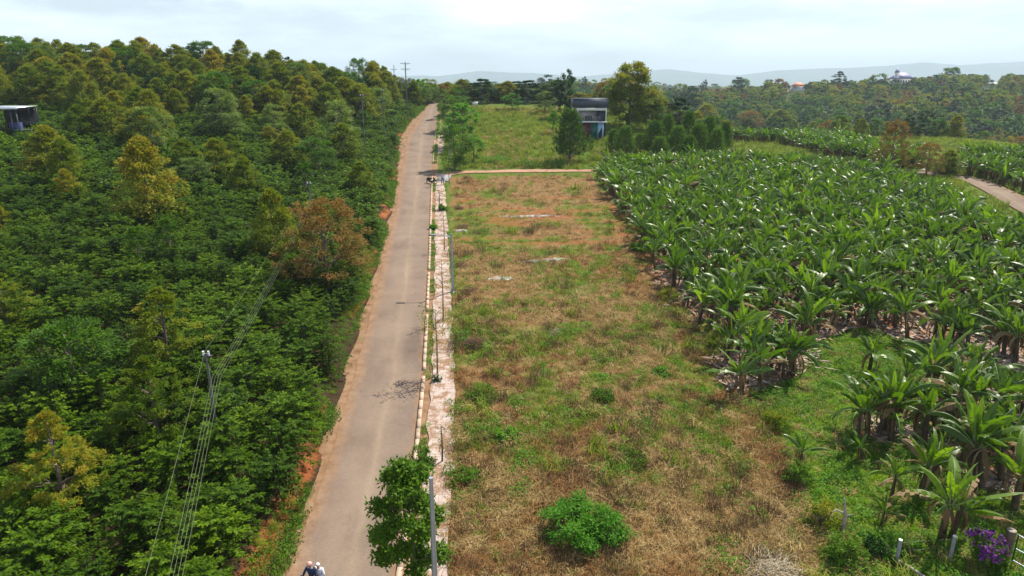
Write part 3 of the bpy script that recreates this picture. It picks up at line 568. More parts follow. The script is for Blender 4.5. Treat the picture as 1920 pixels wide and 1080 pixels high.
# ------------------------------------------------------------------ coffee plantation
def split_near(pts, h, n):
    x, y = pts; px, py, d = dist_px(x, y); vis = (px > -15) & (px < 1935) & (py < 1130)
    order = np.argsort(np.where(vis, d, 1e9)); return order[:n], order[n:]
cx, cy = jgrid(-190, 0, 12, 175, 1.95, .26)
cx = cx + cy * .0; k = (XD(cy) - cx > .62) & infr(cx, cy, 130) & (fbm(cx, cy, 7, 77, 2) > .13)
cx, cy = cx[k], cy[k]; cz = H(cx, cy)
HERO = []       # spots cleared for trees, (x, y, r)
CO = [coffee_mesh() for _ in range(6)]; COf = [coffee_mesh(30, 8, .30, .14) for _ in range(4)]
near, rest = split_near((cx, cy), 2, 300)
for i in near:
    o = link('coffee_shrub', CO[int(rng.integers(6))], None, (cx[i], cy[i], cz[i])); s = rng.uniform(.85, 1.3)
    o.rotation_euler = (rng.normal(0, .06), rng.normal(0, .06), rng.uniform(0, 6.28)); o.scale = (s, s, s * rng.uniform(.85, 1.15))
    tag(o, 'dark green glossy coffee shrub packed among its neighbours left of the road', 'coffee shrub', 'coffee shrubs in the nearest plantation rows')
n = len(rest)
dd = depth(cx[rest], cy[rest], cz[rest])
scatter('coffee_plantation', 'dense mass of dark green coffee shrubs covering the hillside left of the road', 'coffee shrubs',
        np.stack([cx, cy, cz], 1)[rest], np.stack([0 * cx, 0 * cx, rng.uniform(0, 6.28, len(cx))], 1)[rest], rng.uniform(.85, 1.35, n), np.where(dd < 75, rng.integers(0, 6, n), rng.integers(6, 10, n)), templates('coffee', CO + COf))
print('coffee', len(cx))

# ------------------------------------------------------------------ trees
KIND = {
 'durian': [tree_meshes('cone', 7, 2.8, .6, 150, 60, .30, .14, .72, M_durian, brown=b, flat=.8) for b in (.2, .4, .5, .85)],
 'durian_fine': [tree_meshes('cone', 7, 2.6, 1.5, 130, 110, .17, .075, .42, M_durian, brown=b, limbs=26) for b in (.15, .35)],
 'golden': [tree_meshes('cone', 7, 2.7, 1.9, 120, 110, .18, .07, .42, M_durian, brown=.75, limbs=26)],
 'rust': [tree_meshes('ovoid', 7, 3.4, 1.2, 150, 70, .22, .09, .6, M_rust, M_bark, brown=.6, limbs=26)],
 'pale': [tree_meshes('ovoid', 7, 2.6, 1.6, 80, 80, .25, .11, .6, M_pale, brown=.2) for _ in range(2)],
 'broad': [tree_meshes('round', 7, 2.9, 1.5, 80, 90, .26, .13, .75, M_green) for _ in range(3)],
 'dark': [tree_meshes('ovoid', 7, 2.4, 1.2, 60, 70, .34, .18, .6, M_dark) for _ in range(2)],
 'column': [tree_meshes('column', 7, 1.3, .8, 60, 70, .22, .11, .42, M_green) for _ in range(2)],
 'lime': [tree_meshes('round', 7, 2.6, 2.0, 45, 60, .36, .2, .6, M_lime) for _ in range(2)],
 'olive': [tree_meshes('ovoid', 7, 3.0, .9, 210, 90, .26, .13, .62, M_durian, brown=.85, limbs=40)],
 'pine': [pine_meshes() for _ in range(3)],
}
def put_tree(kind, name, label, cat, px, by, ty, wpx, group=None, var=None, at=None, parts=True, natural=None):
    """stand a tree with its foot on the ground seen at (px, by), as tall as needed to reach ty"""
    v = G(px, by) if at is None else at
    if v.y > 900: v = at_depth(px, 585)
    h0 = 5. if kind == 'pine' else 7.
    u, dy, dz = ray(px, ty); topz = dz * v.y / dy; h = max(.8, topz - v.z); z = depth(v.x, v.y, v.z)
    r = wpx / 1280 * z / 2; L = KIND[kind]; i = int(rng.integers(len(L))) if var is None else var
    cm, tm = L[i]; r0 = {'durian': 2.4, 'durian_fine': 2.2, 'golden': 2.25, 'rust': 3.4, 'pale': 2.6, 'broad': 2.9, 'dark': 2.4, 'column': 1.3, 'lime': 2.6, 'olive': 2.9, 'pine': 1.5}[kind] + .25
    t = thing(name, label, cat, (v.x, v.y, v.z - .05), rng.uniform(0, 6.28), group); t.scale = (r / r0, r / r0, h / h0)
    link('crown', cm, t); link('trunk', tm, t); return t
# left hillside, trees that stand out one by one
def htop(v, px, py): u, dy, dz = ray(px, py); return dz * v.y / dy - v.z
def at_depth(px, y):
    x = 0
    for _ in range(20): x = (px - 960) / 1280 * depth(x, y, gz(x, y))
    return Vector((x, y, gz(x, y)))
L1 = [
 ('golden', 'durian_tree', 'golden brown cone-shaped durian tree with bare lower trunk at the bottom left corner', 'tree', 130, 985, 775, 150),
 ('durian_fine', 'durian_tree', 'olive green durian tree beside the nearest power pole, rounded crown', 'tree', 300, 850, 668, 150),
 ('durian_fine', 'durian_tree', 'bright olive durian tree standing alone above the coffee, behind the one beside the pole', 'tree', 322, 715, 540, 140),
 ('broad', 'broadleaf_tree', 'wide deep green tree between the golden durian and the upper coffee slope', 'tree', 150, 765, 610, 190),
 ('durian_fine', 'durian_tree', 'dark olive durian tree cut by the left edge above the wide deep green tree', 'tree', 18, 640, 510, 130),
 ('rust', 'dying_tree', 'rust brown half dead tree with bare pale branches beside the road bank', 'tree', 615, 545, 375, 185),
 ('durian', 'durian_tree', 'olive tree with reddish tips just left of the rust brown tree', 'tree', 520, 500, 358, 90),
 ('column', 'column_tree', 'dark green column-shaped tree in the coffee, shorter of the pair', 'tree', 268, 520, 425, 50),
 ('column', 'column_tree', 'dark green column-shaped tree in the coffee, taller of the pair', 'tree', 324, 512, 407, 50),
 ('column', 'column_tree', 'single green column-shaped tree beside the second power pole', 'tree', 575, 385, 305, 42),
 ('lime', 'umbrella_tree', 'small pale green umbrella-shaped tree on the left coffee slope', 'tree', 118, 378, 328, 42),
 ('durian', 'durian_tree', 'large olive durian tree in the middle of the coffee slope with shaded foot', 'tree', 285, 425, 262, 120),
 ('pale', 'pale_tree', 'pale yellow-green tree among brown durians high on the hillside', 'tree', 418, 268, 168, 84),
 ('pale', 'pale_tree', 'pale olive tree on the slope nearer the road', 'tree', 640, 300, 190, 80),
 ('durian', 'durian_tree', 'olive durian tree left of the pale green one in mid slope', 'tree', 412, 350, 262, 80),
 ('durian', 'durian_tree', 'brown-tipped durian tree beside the open shed', 'tree', 100, 345, 238, 100),
 ('broad', 'broadleaf_tree', 'bright green broad tree below the pale olive one', 'tree', 595, 340, 262, 85),
 ('durian', 'durian_tree', 'olive durian tree lowest on the slope under the wires', 'tree', 678, 375, 305, 60),
 ('durian', 'durian_tree', 'small reddish durian tree cut by the left edge below the shed', 'tree', 4, 440, 385, 50),
]
for a in L1:
    t = put_tree(*a); HERO.append((t.location.x, t.location.y, t.scale.x * 2.2))
# the dense durian orchard above
dx, dy = jgrid(-215, 0, 72, 180, 4.7, .38); d_ = XD(dy) - dx
pxx, pyy, _ = dist_px(dx, dy)
prob = np.interp(dy, [76, 88, 100, 112, 128], [.2, .45, .8, 1, 1]) * np.where((d_ < 14) & (dy < 140), .12, 1) * np.where((pyy > 235) & (fbm(dx, dy, 22, 31, 2) < .5), .25, 1)
k = (d_ > 5) & (pxx > -70) & (rng.uniform(0, 1, len(dx)) < prob) & ~((np.abs(pxx - 50) < 95) & (pyy > 215) & (pyy < 330))
dx, dy = dx[k], dy[k]
dep = dist_px(dx, dy)[2]; order = np.argsort(dep)[:420]
print('durian', len(dx))
for i in order:
    v = Vector((dx[i], dy[i], gz(dx[i], dy[i]))); u = rng.uniform(); hi = v.y > 128
    kind, mi = ('durian', int(rng.choice([0, 1, 2, 3], p=[.2, .3, .27, .23] if hi else [.35, .35, .2, .1]))) if u < .78 else ('pale', 0) if u < .86 else ('broad', int(rng.integers(3))) if u < .95 else ('dark', 0)
    cm, tm = KIND[kind][mi]; h = rng.uniform(3.6, 8.6) * np.interp(v.y, [76, 120, 165], [.75, .92, 1.05]); rr = h / 7 * rng.uniform(1.0, 1.4)
    lab = {'durian': ('durian_tree', 'durian tree with green skirt and browner top in the hillside orchard', 'durian trees covering the upper left hillside'),
           'pale': ('pale_tree', 'yellowish pale-leaved tree mixed into the hillside orchard', 'pale trees in the hillside orchard'),
           'broad': ('broadleaf_tree', 'round plain green tree mixed into the hillside orchard', 'round green trees in the hillside orchard'),
           'dark': ('dark_tree', 'very dark narrow tree mixed into the hillside orchard', 'dark trees in the hillside orchard')}[kind]
    t = thing(lab[0], lab[1], 'tree', v, rng.uniform(0, 6.28), lab[2]); t.scale = (rr, rr, h / 7)
    link('crown', cm, t); link('trunk', tm, t)
# right and middle
L2 = [
 ('olive', 'round_tree', 'big round olive tree towering beside the two-storey house', 'tree', 1180, 240, 120, 100),
 ('dark', 'tall_tree', 'tall narrow dark tree directly left of the two-storey house', 'tree', 1058, 222, 132, 46),
 ('pine', 'pine_tree', 'bushy pine tree in front of the house, largest on the green field', 'pine', 1068, 304, 204, 84),
 ('lime', 'papaya_tree', 'small papaya tree left of the bushy pine on the green field', 'tree', 1037, 252, 208, 24),
 ('dark', 'cypress_tree', 'slim dark cypress right of the house', 'tree', 1176, 262, 222, 12),
 ('broad', 'roadside_tree', 'leafy roadside tree at the corner of the crossing dirt path', 'tree', 852, 318, 236, 78),
 ('lime', 'roadside_tree', 'light green roadside tree second up the road from the path', 'tree', 868, 275, 196, 70),
 ('broad', 'roadside_tree', 'darker leafy roadside tree third up the road from the path', 'tree', 852, 245, 180, 60),
 ('pale', 'roadside_tree', 'thin pale tree at the top of the road beside the field', 'tree', 832, 222, 168, 26),
 ('broad', 'roadside_tree', 'small dark tree at the road crest on the field side', 'tree', 858, 216, 166, 48),
 ('lime', 'roadside_tree', 'low light green shrub-like tree at the near corner of the field', 'tree', 888, 305, 255, 50),
 ('lime', 'round_shrub', 'round light green tree left at the back edge of the field', 'tree', 960, 207, 176, 40),
 ('pale', 'round_shrub', 'round yellowish tree right at the back edge of the field', 'tree', 1022, 212, 172, 44),
 ('rust', 'rusty_tree', 'rusty brown tree standing at the end of the banana belt', 'tree', 1668, 322, 226, 66),
 ('rust', 'rusty_tree', 'smaller rusty tree right of the one at the banana belt end', 'tree', 1735, 330, 268, 58),
 ('durian', 'durian_tree', 'olive tree just before the side road', 'tree', 1775, 328, 282, 50),
 ('dark', 'dark_tree', 'dense dark tree behind the pines', 'tree', 1272, 248, 186, 62),
 ('broad', 'broadleaf_tree', 'green tree squeezed between the round olive tree and the pines', 'tree', 1222, 246, 196, 52),
 ('durian', 'durian_tree', 'brownish tree right of the dense dark one behind the pines', 'tree', 1322, 246, 196, 60),
 ('rust', 'rusty_tree', 'low rusty tree behind the banana belt, left part', 'tree', 1405, 246, 208, 56),
 ('durian', 'durian_tree', 'olive brown tree in the valley behind the banana belt', 'tree', 1460, 244, 206, 54),
]
for a in L2: put_tree(*a)
# tree row behind the green field
row = [(812, 'broad'), (828, 'rust'), (846, 'durian'), (872, 'durian'), (890, 'dark'), (906, 'dark'), (922, 'broad'), (938, 'durian'), (952, 'durian'), (970, 'dark'), (988, 'dark'), (1004, 'broad'), (1018, 'durian'), (1034, 'dark'), (1048, 'broad'), (1078, 'durian'), (1096, 'durian'), (1115, 'durian'), (1136, 'durian')]
for j, (px, kd) in enumerate(row):
    y_ = 197 + (j * 7 % 5) * 3.2; x_ = (px - 960) / 1280 * (y_ * 1.02); v = Vector((x_, y_, gz(x_, y_)))
    lab = {'broad': 'plain green tree', 'rust': 'rust brown tree', 'durian': 'olive brown tree', 'dark': 'very dark green tree'}[kd]
    put_tree(kd, 'field_edge_tree', lab + ' in the row closing the green field', 'tree', px, 200, rng.uniform(146, 160) if px < 1060 else rng.uniform(170, 182), rng.uniform(46, 64), lab + 's in the row behind the field', at=v)
# trees round the head of the road on the left
for j, (px, by, ty, wd, kd) in enumerate([(716, 186, 118, 56, 'durian'), (690, 182, 112, 56, 'broad'), (737, 190, 134, 50, 'durian'), (784, 200, 152, 40, 'durian'), (758, 192, 146, 44, 'pale'), (748, 190, 142, 36, 'durian'), (728, 185, 126, 44, 'durian'), (776, 200, 148, 34, 'pale'), (792, 199, 150, 40, 'lime'), (800, 196, 158, 30, 'pale'), (705, 180, 116, 50, 'durian'), (770, 186, 150, 30, 'broad')]):
    lab = {'durian': 'olive brown tree', 'pale': 'pale yellow-green tree', 'lime': 'bright palm-like tree', 'broad': 'green tree'}[kd]
    x_ = (px - 960) / 1280 * 186; v = Vector((x_, 182 + j, gz(x_, 182 + j)))
    put_tree(kd, 'crest_tree', lab + ' at the crest where the road bends away', 'tree', px, by, ty, wd, lab + 's at the road crest', at=v)
# pines behind the banana field
pl = [(1150, 284, 242, 40), (1172, 292, 236, 52), (1200, 286, 250, 40), (1226, 292, 226, 58), (1250, 282, 214, 44), (1268, 296, 236, 54), (1288, 284, 208, 50), (1306, 298, 232, 58), (1326, 286, 218, 52), (1342, 300, 240, 48), (1358, 284, 228, 40), (1236, 300, 256, 50), (1290, 304, 254, 50)]
for j, (px, by, ty, wd) in enumerate(pl):
    put_tree('pine', 'pine_tree', 'young upswept pine in the dense clump behind the banana field', 'pine', px, by, ty, wd, 'young pines clumped behind the banana field')
# valley trees, middle distance
vx, vy = jgrid(5, 330, 172, 330, 9.0, .4); px_, py_, d2 = dist_px(vx, vy)
k = (px_ > 1120) & (px_ < 1990) & ~inpoly(vx, vy, FIELD) & ~inpoly(vx, vy, BAN_B) & ~inpoly(vx, vy, BAN_C)
vx, vy, d2 = vx[k], vy[k], d2[k]; o_ = np.argsort(d2)[:290]; print('valley', len(vx))
for i in o_:
    v = Vector((vx[i], vy[i], gz(vx[i], vy[i]))); u = rng.uniform()
    kd, mi = ('durian', int(rng.integers(4))) if u < .5 else ('rust', 0) if u < .62 else ('broad', int(rng.integers(3))) if u < .82 else ('dark', 0)
    h = rng.uniform(4, 7.5); rr = h / 7 * rng.uniform(1.0, 1.4); cm, tm = KIND[kd][mi]
    lab = {'durian': 'olive brown tree', 'rust': 'rusty orange-brown tree', 'broad': 'round green tree', 'dark': 'dark green tree'}[kd]
    t = thing('valley_tree', lab + ' in the valley beyond the banana fields', 'tree', v, rng.uniform(0, 6.28), lab + 's scattered in the valley'); t.scale = (rr, rr, h / 7)
    link('crown', cm, t); link('trunk', tm, t)
# far wooded hill as one mass
FT = [tree_meshes('round', 7, 3.6, .4, 34, 34, .85, .5, 1.1, m, brown=b, limbs=2)[0] for m, b in ((M_durian, .2), (M_durian, .6), (M_green, .2), (M_dark, .2), (M_rust, .4), (M_green, .2), (M_durian, .4))]
fx, fy = jgrid(-170, 720, 326, 900, 7.6, .42); px_, py_, d2 = dist_px(fx, fy); k = (px_ > 690) & (px_ < 2060); fx, fy = fx[k], fy[k]
fx2, fy2 = jgrid(-500, 1700, 900, 1900, 18, .42); px_, py_, d2 = dist_px(fx2, fy2); k = (px_ > 690) & (px_ < 2060); fx = np.concatenate([fx, fx2[k]]); fy = np.concatenate([fy, fy2[k]])
n = len(fx); ptch = fbm(fx, fy, 90, 55, 3); idx = np.where(ptch > .53, rng.choice([2, 3, 5, 0], n), rng.choice([0, 1, 4, 6, 3], n))
CLR = [(1687, 24, 148), (1495, 17, 163), (1478, 12, 172), (1862, 18, 158)]
hs = rng.uniform(.35, 1.0, n) * (.55 + .9 * fbm(fx, fy, 60, 15, 2)) * np.where(fy > 900, 1.8, 1) * np.where(rng.uniform(0, 1, n) < .05, 1.6, 1)
pq, pr, pd = dist_px(fx, fy); pt = pr - hs * 7.2 * 1280 / pd; kk = np.ones(n, bool)
for cx_, hw, yy_ in CLR: kk &= ~((np.abs(pq - cx_) < hw) & (pt < yy_ + 6) & (pd < 680))
fx, fy, hs, idx = fx[kk], fy[kk], hs[kk], idx[kk]; n = len(fx)
scatter('far_woodland', 'bluish far-off woodland covering the hill across the valley', 'woodland', np.stack([fx, fy, H(fx, fy) - .3], 1), np.stack([0 * fx, 0 * fx, rng.uniform(0, 6.28, n)], 1), np.stack([hs * 1.15, hs * 1.15, hs], 1), idx, templates('fartree', FT))
print('far', n)
for px, by, ty, wd, kd, lab in [(1571, 158, 135, 26, 'dark', 'lone dark round-topped tree on the ridge between the two far roofs'), (1788, 222, 188, 30, 'dark', 'dark tall tree standing out of the far slope on the right'), (1675, 168, 150, 24, 'dark', 'dark tree left under the grey-roofed villa'), (1702, 168, 151, 26, 'dark', 'dark tree right under the grey-roofed villa'),
    (1855, 166, 150, 18, 'dark', 'small dark round tree on the skyline near the right edge'), (1383, 170, 146, 30, 'dark', 'dark tree rising above the far skyline right of the big olive tree'), (1318, 164, 150, 16, 'dark', 'tiny umbrella-topped tree on the far skyline'), (1092, 170, 144, 22, 'dark', 'small pointed tree on the far skyline above the house'), (1440, 170, 150, 26, 'broad', 'green tree on the far skyline near the orange roof')]:
    put_tree(kd, 'ridge_tree', lab, 'tree', px, by, ty, wd)

# ------------------------------------------------------------------ bananas
BT = [banana_meshes(100 + i, stem=1.3 + .15 * (i % 4), nl=9 + i % 3, LL=2.25 + .1 * (i % 3), WW=.50, up=(i % 3) * .5) for i in range(12)]
def join_t(ms, mats, name):
    mb = MB()
    for me, off in ms:
        n = len(me.vertices); v = np.empty(n * 3, np.float32); me.vertices.foreach_get('co', v); r_ = np.empty(n, np.float32); me.attributes['rnd'].data.foreach_get('value', r_)
        q = [list(p.vertices) for p in me.polygons]; mi = np.array([p.material_index for p in me.polygons]) + off
        q = np.array([a + [a[-1]] if len(a) == 3 else a for a in q]); b = mb.n; mb.add(v.reshape(-1, 3), q, r_); mb.fm[-1] = mi
    return mb.mesh(name, mats)
def put_banana(v, label, group=None, s=1., i=None, dead=True, name='banana_plant'):
    i = int(rng.integers(len(BT))) if i is None else i; cm, tm, dm = BT[i]
    t = thing(name, label, 'banana plant', (v[0], v[1], gz(v[0], v[1]) - .03), rng.uniform(0, 6.28), group); t.scale = (s, s, s * rng.uniform(.92, 1.1)); t.rotation_euler.x = rng.normal(0, .1); t.rotation_euler.y = rng.normal(0, .1)
    link('leaf_crown', cm, t); link('trunk', tm, t)
    if dead: link('dead_leaf', dm, t)
    return t
front = [(1392, 738, 1.0, 'banana plant at the tip of the grove touching the dry grass, left of two'), (1425, 728, .95, 'banana plant at the tip of the grove, right of two'), (1486, 704, 1.05, 'banana plant leaning over bare red soil at the grove front'), (1512, 655, .95, 'slender banana plant behind the leaning one at the grove front'),
 (1630, 694, .9, 'lone banana plant with bare trunk standing in the light green grass'), (1608, 812, 1.0, 'banana plant leftmost of the tall clump beside the pale litter'), (1626, 822, 1.05, 'banana plant second in the tall clump beside the pale litter'), (1645, 818, 1.0, 'banana plant third in the tall clump beside the pale litter'), (1655, 806, .95, 'banana plant rightmost of the tall clump beside the pale litter'),
 (1732, 826, 1.1, 'banana plant with one big upright light leaf above the red soil'), (1768, 806, 1.0, 'banana plant right behind the one with the big upright leaf'), (1697, 738, .9, 'banana plant above the tall clump, in green grass'),
 (1496, 878, .55, 'small young banana plant alone in the grass'), (1618, 868, .5, 'tiny young banana plant below the tall clump'), (1671, 932, .62, 'young banana plant with yellow-green leaf beside bare red soil'),
 (1764, 1008, 1.08, 'largest banana plant in front, twin trunk above the fence'), (1782, 1010, .95, 'brown-trunked banana plant leaning beside the largest one'), (1822, 900, 1.15, 'banana plant with broad light leaf right of the red soil'), (1842, 918, 1.1, 'banana plant in the right-hand thicket near the flowering shrub'), (1900, 955, 1.15, 'banana plant at the right edge above the wooden gate post'), (1892, 870, 1.1, 'banana plant at the right edge above the thicket'), (1725, 925, .9, 'banana plant with drooping brown leaf left of the thicket'), (1735, 905, .8, 'short banana plant crowded behind the drooping one'),
 (1120, 336, .75, 'single banana plant at the end of the crossing dirt path'), (1652, 985, .45, 'wilted banana sucker low in the grass by the fence')]
for px, py, s, lab in front: put_banana(G(px, py), lab, s=s)
bx, by = jgrid(10, 130, 28, 160, 1.45, .42); pxb, pyb, db = dist_px(bx, by)
k = inpoly(bx, by, BAN_A) & (pxb < 2250) & ((fbm(bx, by, 6, 66, 2) > .24) | (pyb < 560)); kd = inpoly(bx, by, BAN_D) & (pxb < 2250) & (rng.uniform(0, 1, len(bx)) < .55) & ~k
k2 = (inpoly(bx, by, BAN_B) | inpoly(bx, by, BAN_C)) & (pxb < 2010)
sel = np.where(k | kd | k2)[0]; sel = sel[np.argsort(db[sel] + 500 * (pxb[sel] > 1960))]; N1 = 300 - len(front); print('banana', len(sel))
for i in sel[:N1]:
    put_banana((bx[i], by[i]), 'full-grown banana plant standing among others in the dense grove', 'banana plants in the nearer part of the grove', rng.uniform(.68, 1.15))
sel = sel[N1:]; JB = [join_t([(a, 0), (b, 3), (c, 2)], [M_bana, M_rib, M_dead, M_bstem], 'banana') for a, b, c in BT[:7]]
n = len(sel); scatter('banana_grove', 'far part of the banana grove, a dense sea of glossy leaves', 'banana plants', np.stack([bx, by, H(bx, by)], 1)[sel], np.stack([rng.normal(0, .1, n), rng.normal(0, .1, n), rng.uniform(0, 6.28, n)], 1), rng.uniform(.7, 1.15, n), rng.integers(0, 7, n), templates('bananas', JB))

# ------------------------------------------------------------------ grass, weeds and litter (uncountable)
TD = [tuft(34, .38, .22, .016, M_dry, .95, .7) for _ in range(4)]; TG = [tuft(34, .30, .2, .02, M_grass, .8, .4) for _ in range(3)]
M_fresh = foliage('fresh grass', [(0, (.08, .17, .008)), (.5, (.18, .32, .012)), (1, (.38, .48, .04))], .6, .35, .08, .4)
TF = [tuft(34, .28, .24, .022, M_fresh, .85, .4) for _ in range(2)]
TW = [weed(60, .32, .28, .10, M_lime), weed(60, .35, .3, .10, M_green), weed(50, .3, .3, .11, M_lime)]
TT = [tuft(46, .75, .35, .03, M_grass, .7, .5) for _ in range(3)]; TL = [litter(16, .9) for _ in range(4)]; TP = [tuft(40, .6, .3, .02, M_dry, .8, .6) for _ in range(2)]
def stalks(n):
    mb = MB()
    for _ in range(n):
        a = rng.uniform(0, 6.28); L = rng.uniform(.4, 1.1); p = np.array([rng.normal(0, .3), rng.normal(0, .3), .1]); d = np.array([math.cos(a), math.sin(a), rng.uniform(-.05, .35)]); mb.tube([p, p + d * L * .5 + rng.normal(0, .06, 3), p + d * L], [.010, .009, .005], 3, cap=False, rnd=rng.uniform(.3, .8))
    return mb.mesh('stalks', M_dry)
M_twig = foliage('dead weeds', [(0, (.05, .03, .015)), (.5, (.13, .08, .045)), (1, (.24, .17, .11))], .9, .05, .05)
TS = [stalks(3), stalks(5)]; TX = [tuft(70, .55, .38, .014, M_twig, .75, .2) for _ in range(2)]
M_brown = foliage('brown thatch', [(0, (.10, .045, .015)), (.5, (.26, .135, .05)), (1, (.44, .27, .12))], .85, .15, .05, .45, (1.1, 1, .8))
TB = [tuft(34, .34, .24, .018, M_brown, .98, .8) for _ in range(2)]
GR = templates('grass', TD + TG + TW + TT + TL + TP + TB + TF + TS + TX)
def pts_in(x0, x1, y0, y1, s, m=40):
    x, y = jgrid(x0, x1, y0, y1, s, .5); k = infr(x, y, m); return x[k], y[k]
ax, ay = [], []; 
for (y0, y1, s) in ((14, 34, .25), (34, 52, .34), (52, 80, .48), (80, 112, .7)):
    x, y = pts_in(-8, 45, y0, y1, s); ax.append(x); ay.append(y)
ax = np.concatenate(ax); ay = np.concatenate(ay); lot = (inpoly(ax, ay, LOT) | ((ax > XR(ay) + 2) & (ax < 16) & (ay < 24))) & (ax > XR(ay) + 1.7)
ax, ay = ax[lot], ay[lot]; mr, mg, mb_, bk, fr = masks(ax, ay); g = mg * .95 + rng.uniform(-.38, .38, len(ax)); dens = fbm(ax, ay, 3, 91, 3)
mask = rng.uniform(0, 1, len(ax)) < np.clip((dens - .15) * 3, .45, 1) * np.interp(ay, [60, 80], [1, .6]) * np.where((ay > 66) & (ay < 90) & (vnoise(ax * .12, ay, .9, 4) > .55), .25, 1); ax, ay, g = ax[mask], ay[mask], g[mask]; n = len(ax); xt = rng.uniform(0, 1, n)
idx = np.where(g > .5, rng.choice([4, 5, 6, 4, 5, 6, 7, 9], n), np.where(g > .32, rng.choice([0, 1, 4, 5, 2], n), np.where(rng.uniform(0, 1, n) < np.clip((fbm(ax, ay, 8, 71, 3) - .47) * 5 + np.interp(ay, [22, 27, 32, 60, 75], [.7, .55, 0, 0, .3]), 0, .9), rng.integers(19, 21, n), np.where(rng.uniform(0, 1, n) < .07, rng.choice([7, 9, 8], n), rng.integers(0, 4, n)))))
idx = np.where(xt < .012, rng.integers(23, 25, n), np.where(xt < .035 + .06 * (fbm(ax, ay, 4, 33, 2) > .52), rng.integers(25, 27, n), np.where((xt > .93) & (fbm(ax, ay, 5, 35, 2) > .5), rng.choice([17, 18, 8, 10], n), idx)))
scatter('dry_grass', 'sun-bleached dry grass mixed with green tufts on the cleared plot', 'grass', np.stack([ax, ay, H(ax, ay)], 1), np.stack([rng.normal(0, .25, n), rng.normal(0, .25, n), rng.uniform(0, 6.28, n)], 1), rng.uniform(.6, 1.5, n) * np.interp(ay, [20, 100], [1, 1.5]), idx, GR); print('lot', n)
# the open green corner and ground under the bananas
ax, ay = [], []
for (y0, y1, s) in ((14, 42, .34), (42, 60, .5)):
    x, y = pts_in(8, 60, y0, y1, s); ax.append(x); ay.append(y)
ax = np.concatenate(ax); ay = np.concatenate(ay); op = inpoly(ax, ay, OPEN); ban = (inpoly(ax, ay, BAN_A) | inpoly(ax, ay, BAN_D)) & (rng.uniform(0, 1, len(ax)) < .32)
op = op | ((ax > XR(ay) + 14) & ~inpoly(ax, ay, LOT) & ~inpoly(ax, ay, BAN_A) & ~inpoly(ax, ay, BAN_D)); k = op | ban; ax, ay, op = ax[k], ay[k], op[k]; n = len(ax); gg = GREENN(ax, ay)
idx = np.where(op, np.where(rng.uniform(0, 1, n) < .12, rng.integers(0, 4, n), rng.choice([21, 22, 21, 22, 7, 8, 9, 7], n)), np.where(gg > .55, rng.choice([4, 5, 7, 9], n), rng.integers(13, 17, n)))
scatter('ground_cover', 'bright green weeds and pale leaf litter around the banana plants', 'ground cover', np.stack([ax, ay, H(ax, ay)], 1), np.stack([rng.normal(0, .15, n), rng.normal(0, .15, n), rng.uniform(0, 6.28, n)], 1), rng.uniform(.6, 1.4, n), idx, GR); print('open', n)
# tall green field beyond the path
ax, ay = jgrid(-12, 55, 112, 200, .9, .5); k = inpoly(ax, ay, FIELD) & (ax > XR(ay) + 1); ax, ay = ax[k], ay[k]; n = len(ax); gg = fbm(ax, ay, 9, 44, 3)
idx = np.where(gg > .40, rng.choice([10, 11, 12, 7, 21, 22], n), rng.choice([10, 17, 18, 11], n))
scatter('tall_grass', 'tall yellow-green grass filling the sloping field beyond the dirt path', 'grass', np.stack([ax, ay, H(ax, ay)], 1), np.stack([0 * ax, 0 * ax, rng.uniform(0, 6.28, n)], 1), rng.uniform(.9, 1.9, n), idx, GR)
# rough growth at field edges, the strip between kerb and paving, and the foot of the bank
ex = []; 
for y in np.arange(13, 190, .12):
    for _ in range(4):
        if rng.uniform() < .45 and not 100 < y < 116: ex.append((XR(y) + rng.choice([.42, .5, 2.05]) + rng.normal(0, .13), y, rng.choice([4, 5, 7, 8, 9]), rng.uniform(.35, .95) * (1.5 if y > 116 else 1)))
        if rng.uniform() < .10 and y < 104: ex.append((XR(y) + rng.uniform(.5, 2.1), y, rng.choice([4, 5, 7, 8, 9]), rng.uniform(.3, .7)))
        if rng.uniform() < .95: ex.append((XD(y) - rng.uniform(-.1, 1.05) + .5 * (vnoise(y, 0, 2.2, 19) - .3), y, rng.choice([4, 5, 6, 21, 8, 8, 9, 8, 8, 8]), rng.uniform(.5, 1.2) * (vnoise(y, 0, 4, 12) + .35)))
ex = np.array([e for e in ex if vnoise(e[1], 0, 3.2, 40 + int(e[0] > XR(e[1]))) > (.34 if e[0] > XR(e[1]) else .2)]); x, y = ex[:, 0], ex[:, 1]; n = len(ex)
scatter('roadside_weeds', 'green weeds growing along both edges of the road', 'weeds', np.stack([x, y, H(x, y)], 1), np.stack([0 * x, 0 * x, rng.uniform(0, 6.28, n)], 1), ex[:, 3], ex[:, 2].astype(int), GR)
# far grass beyond the bananas
ax, ay = jgrid(10, 150, 62, 175, 1.4, .5); rdx = np.array([[p.x, p.y] for p in SROAD]); rds = np.min([np.hypot(ax - (rdx[i, 0] * (1 - t) + rdx[i + 1, 0] * t), ay - (rdx[i, 1] * (1 - t) + rdx[i + 1, 1] * t)) for i in range(len(rdx) - 1) for t in (0, .2, .4, .6, .8, 1)], axis=0); k = (rds > 2.4) & ~inpoly(ax, ay, LOT) & ~inpoly(ax, ay, OPEN) & ~inpoly(ax, ay, BAN_D) & (dist_px(ax, ay)[0] > 1130) & ~inpoly(ax, ay, BAN_A) & ~inpoly(ax, ay, FIELD); ax, ay = ax[k], ay[k]; n = len(ax)
scatter('meadow_grass', 'light green grass between the banana belts', 'grass', np.stack([ax, ay, H(ax, ay)], 1), np.stack([0 * ax, 0 * ax, rng.uniform(0, 6.28, n)], 1), rng.uniform(.8, 1.8, n), rng.choice([10, 11, 12], n), GR)

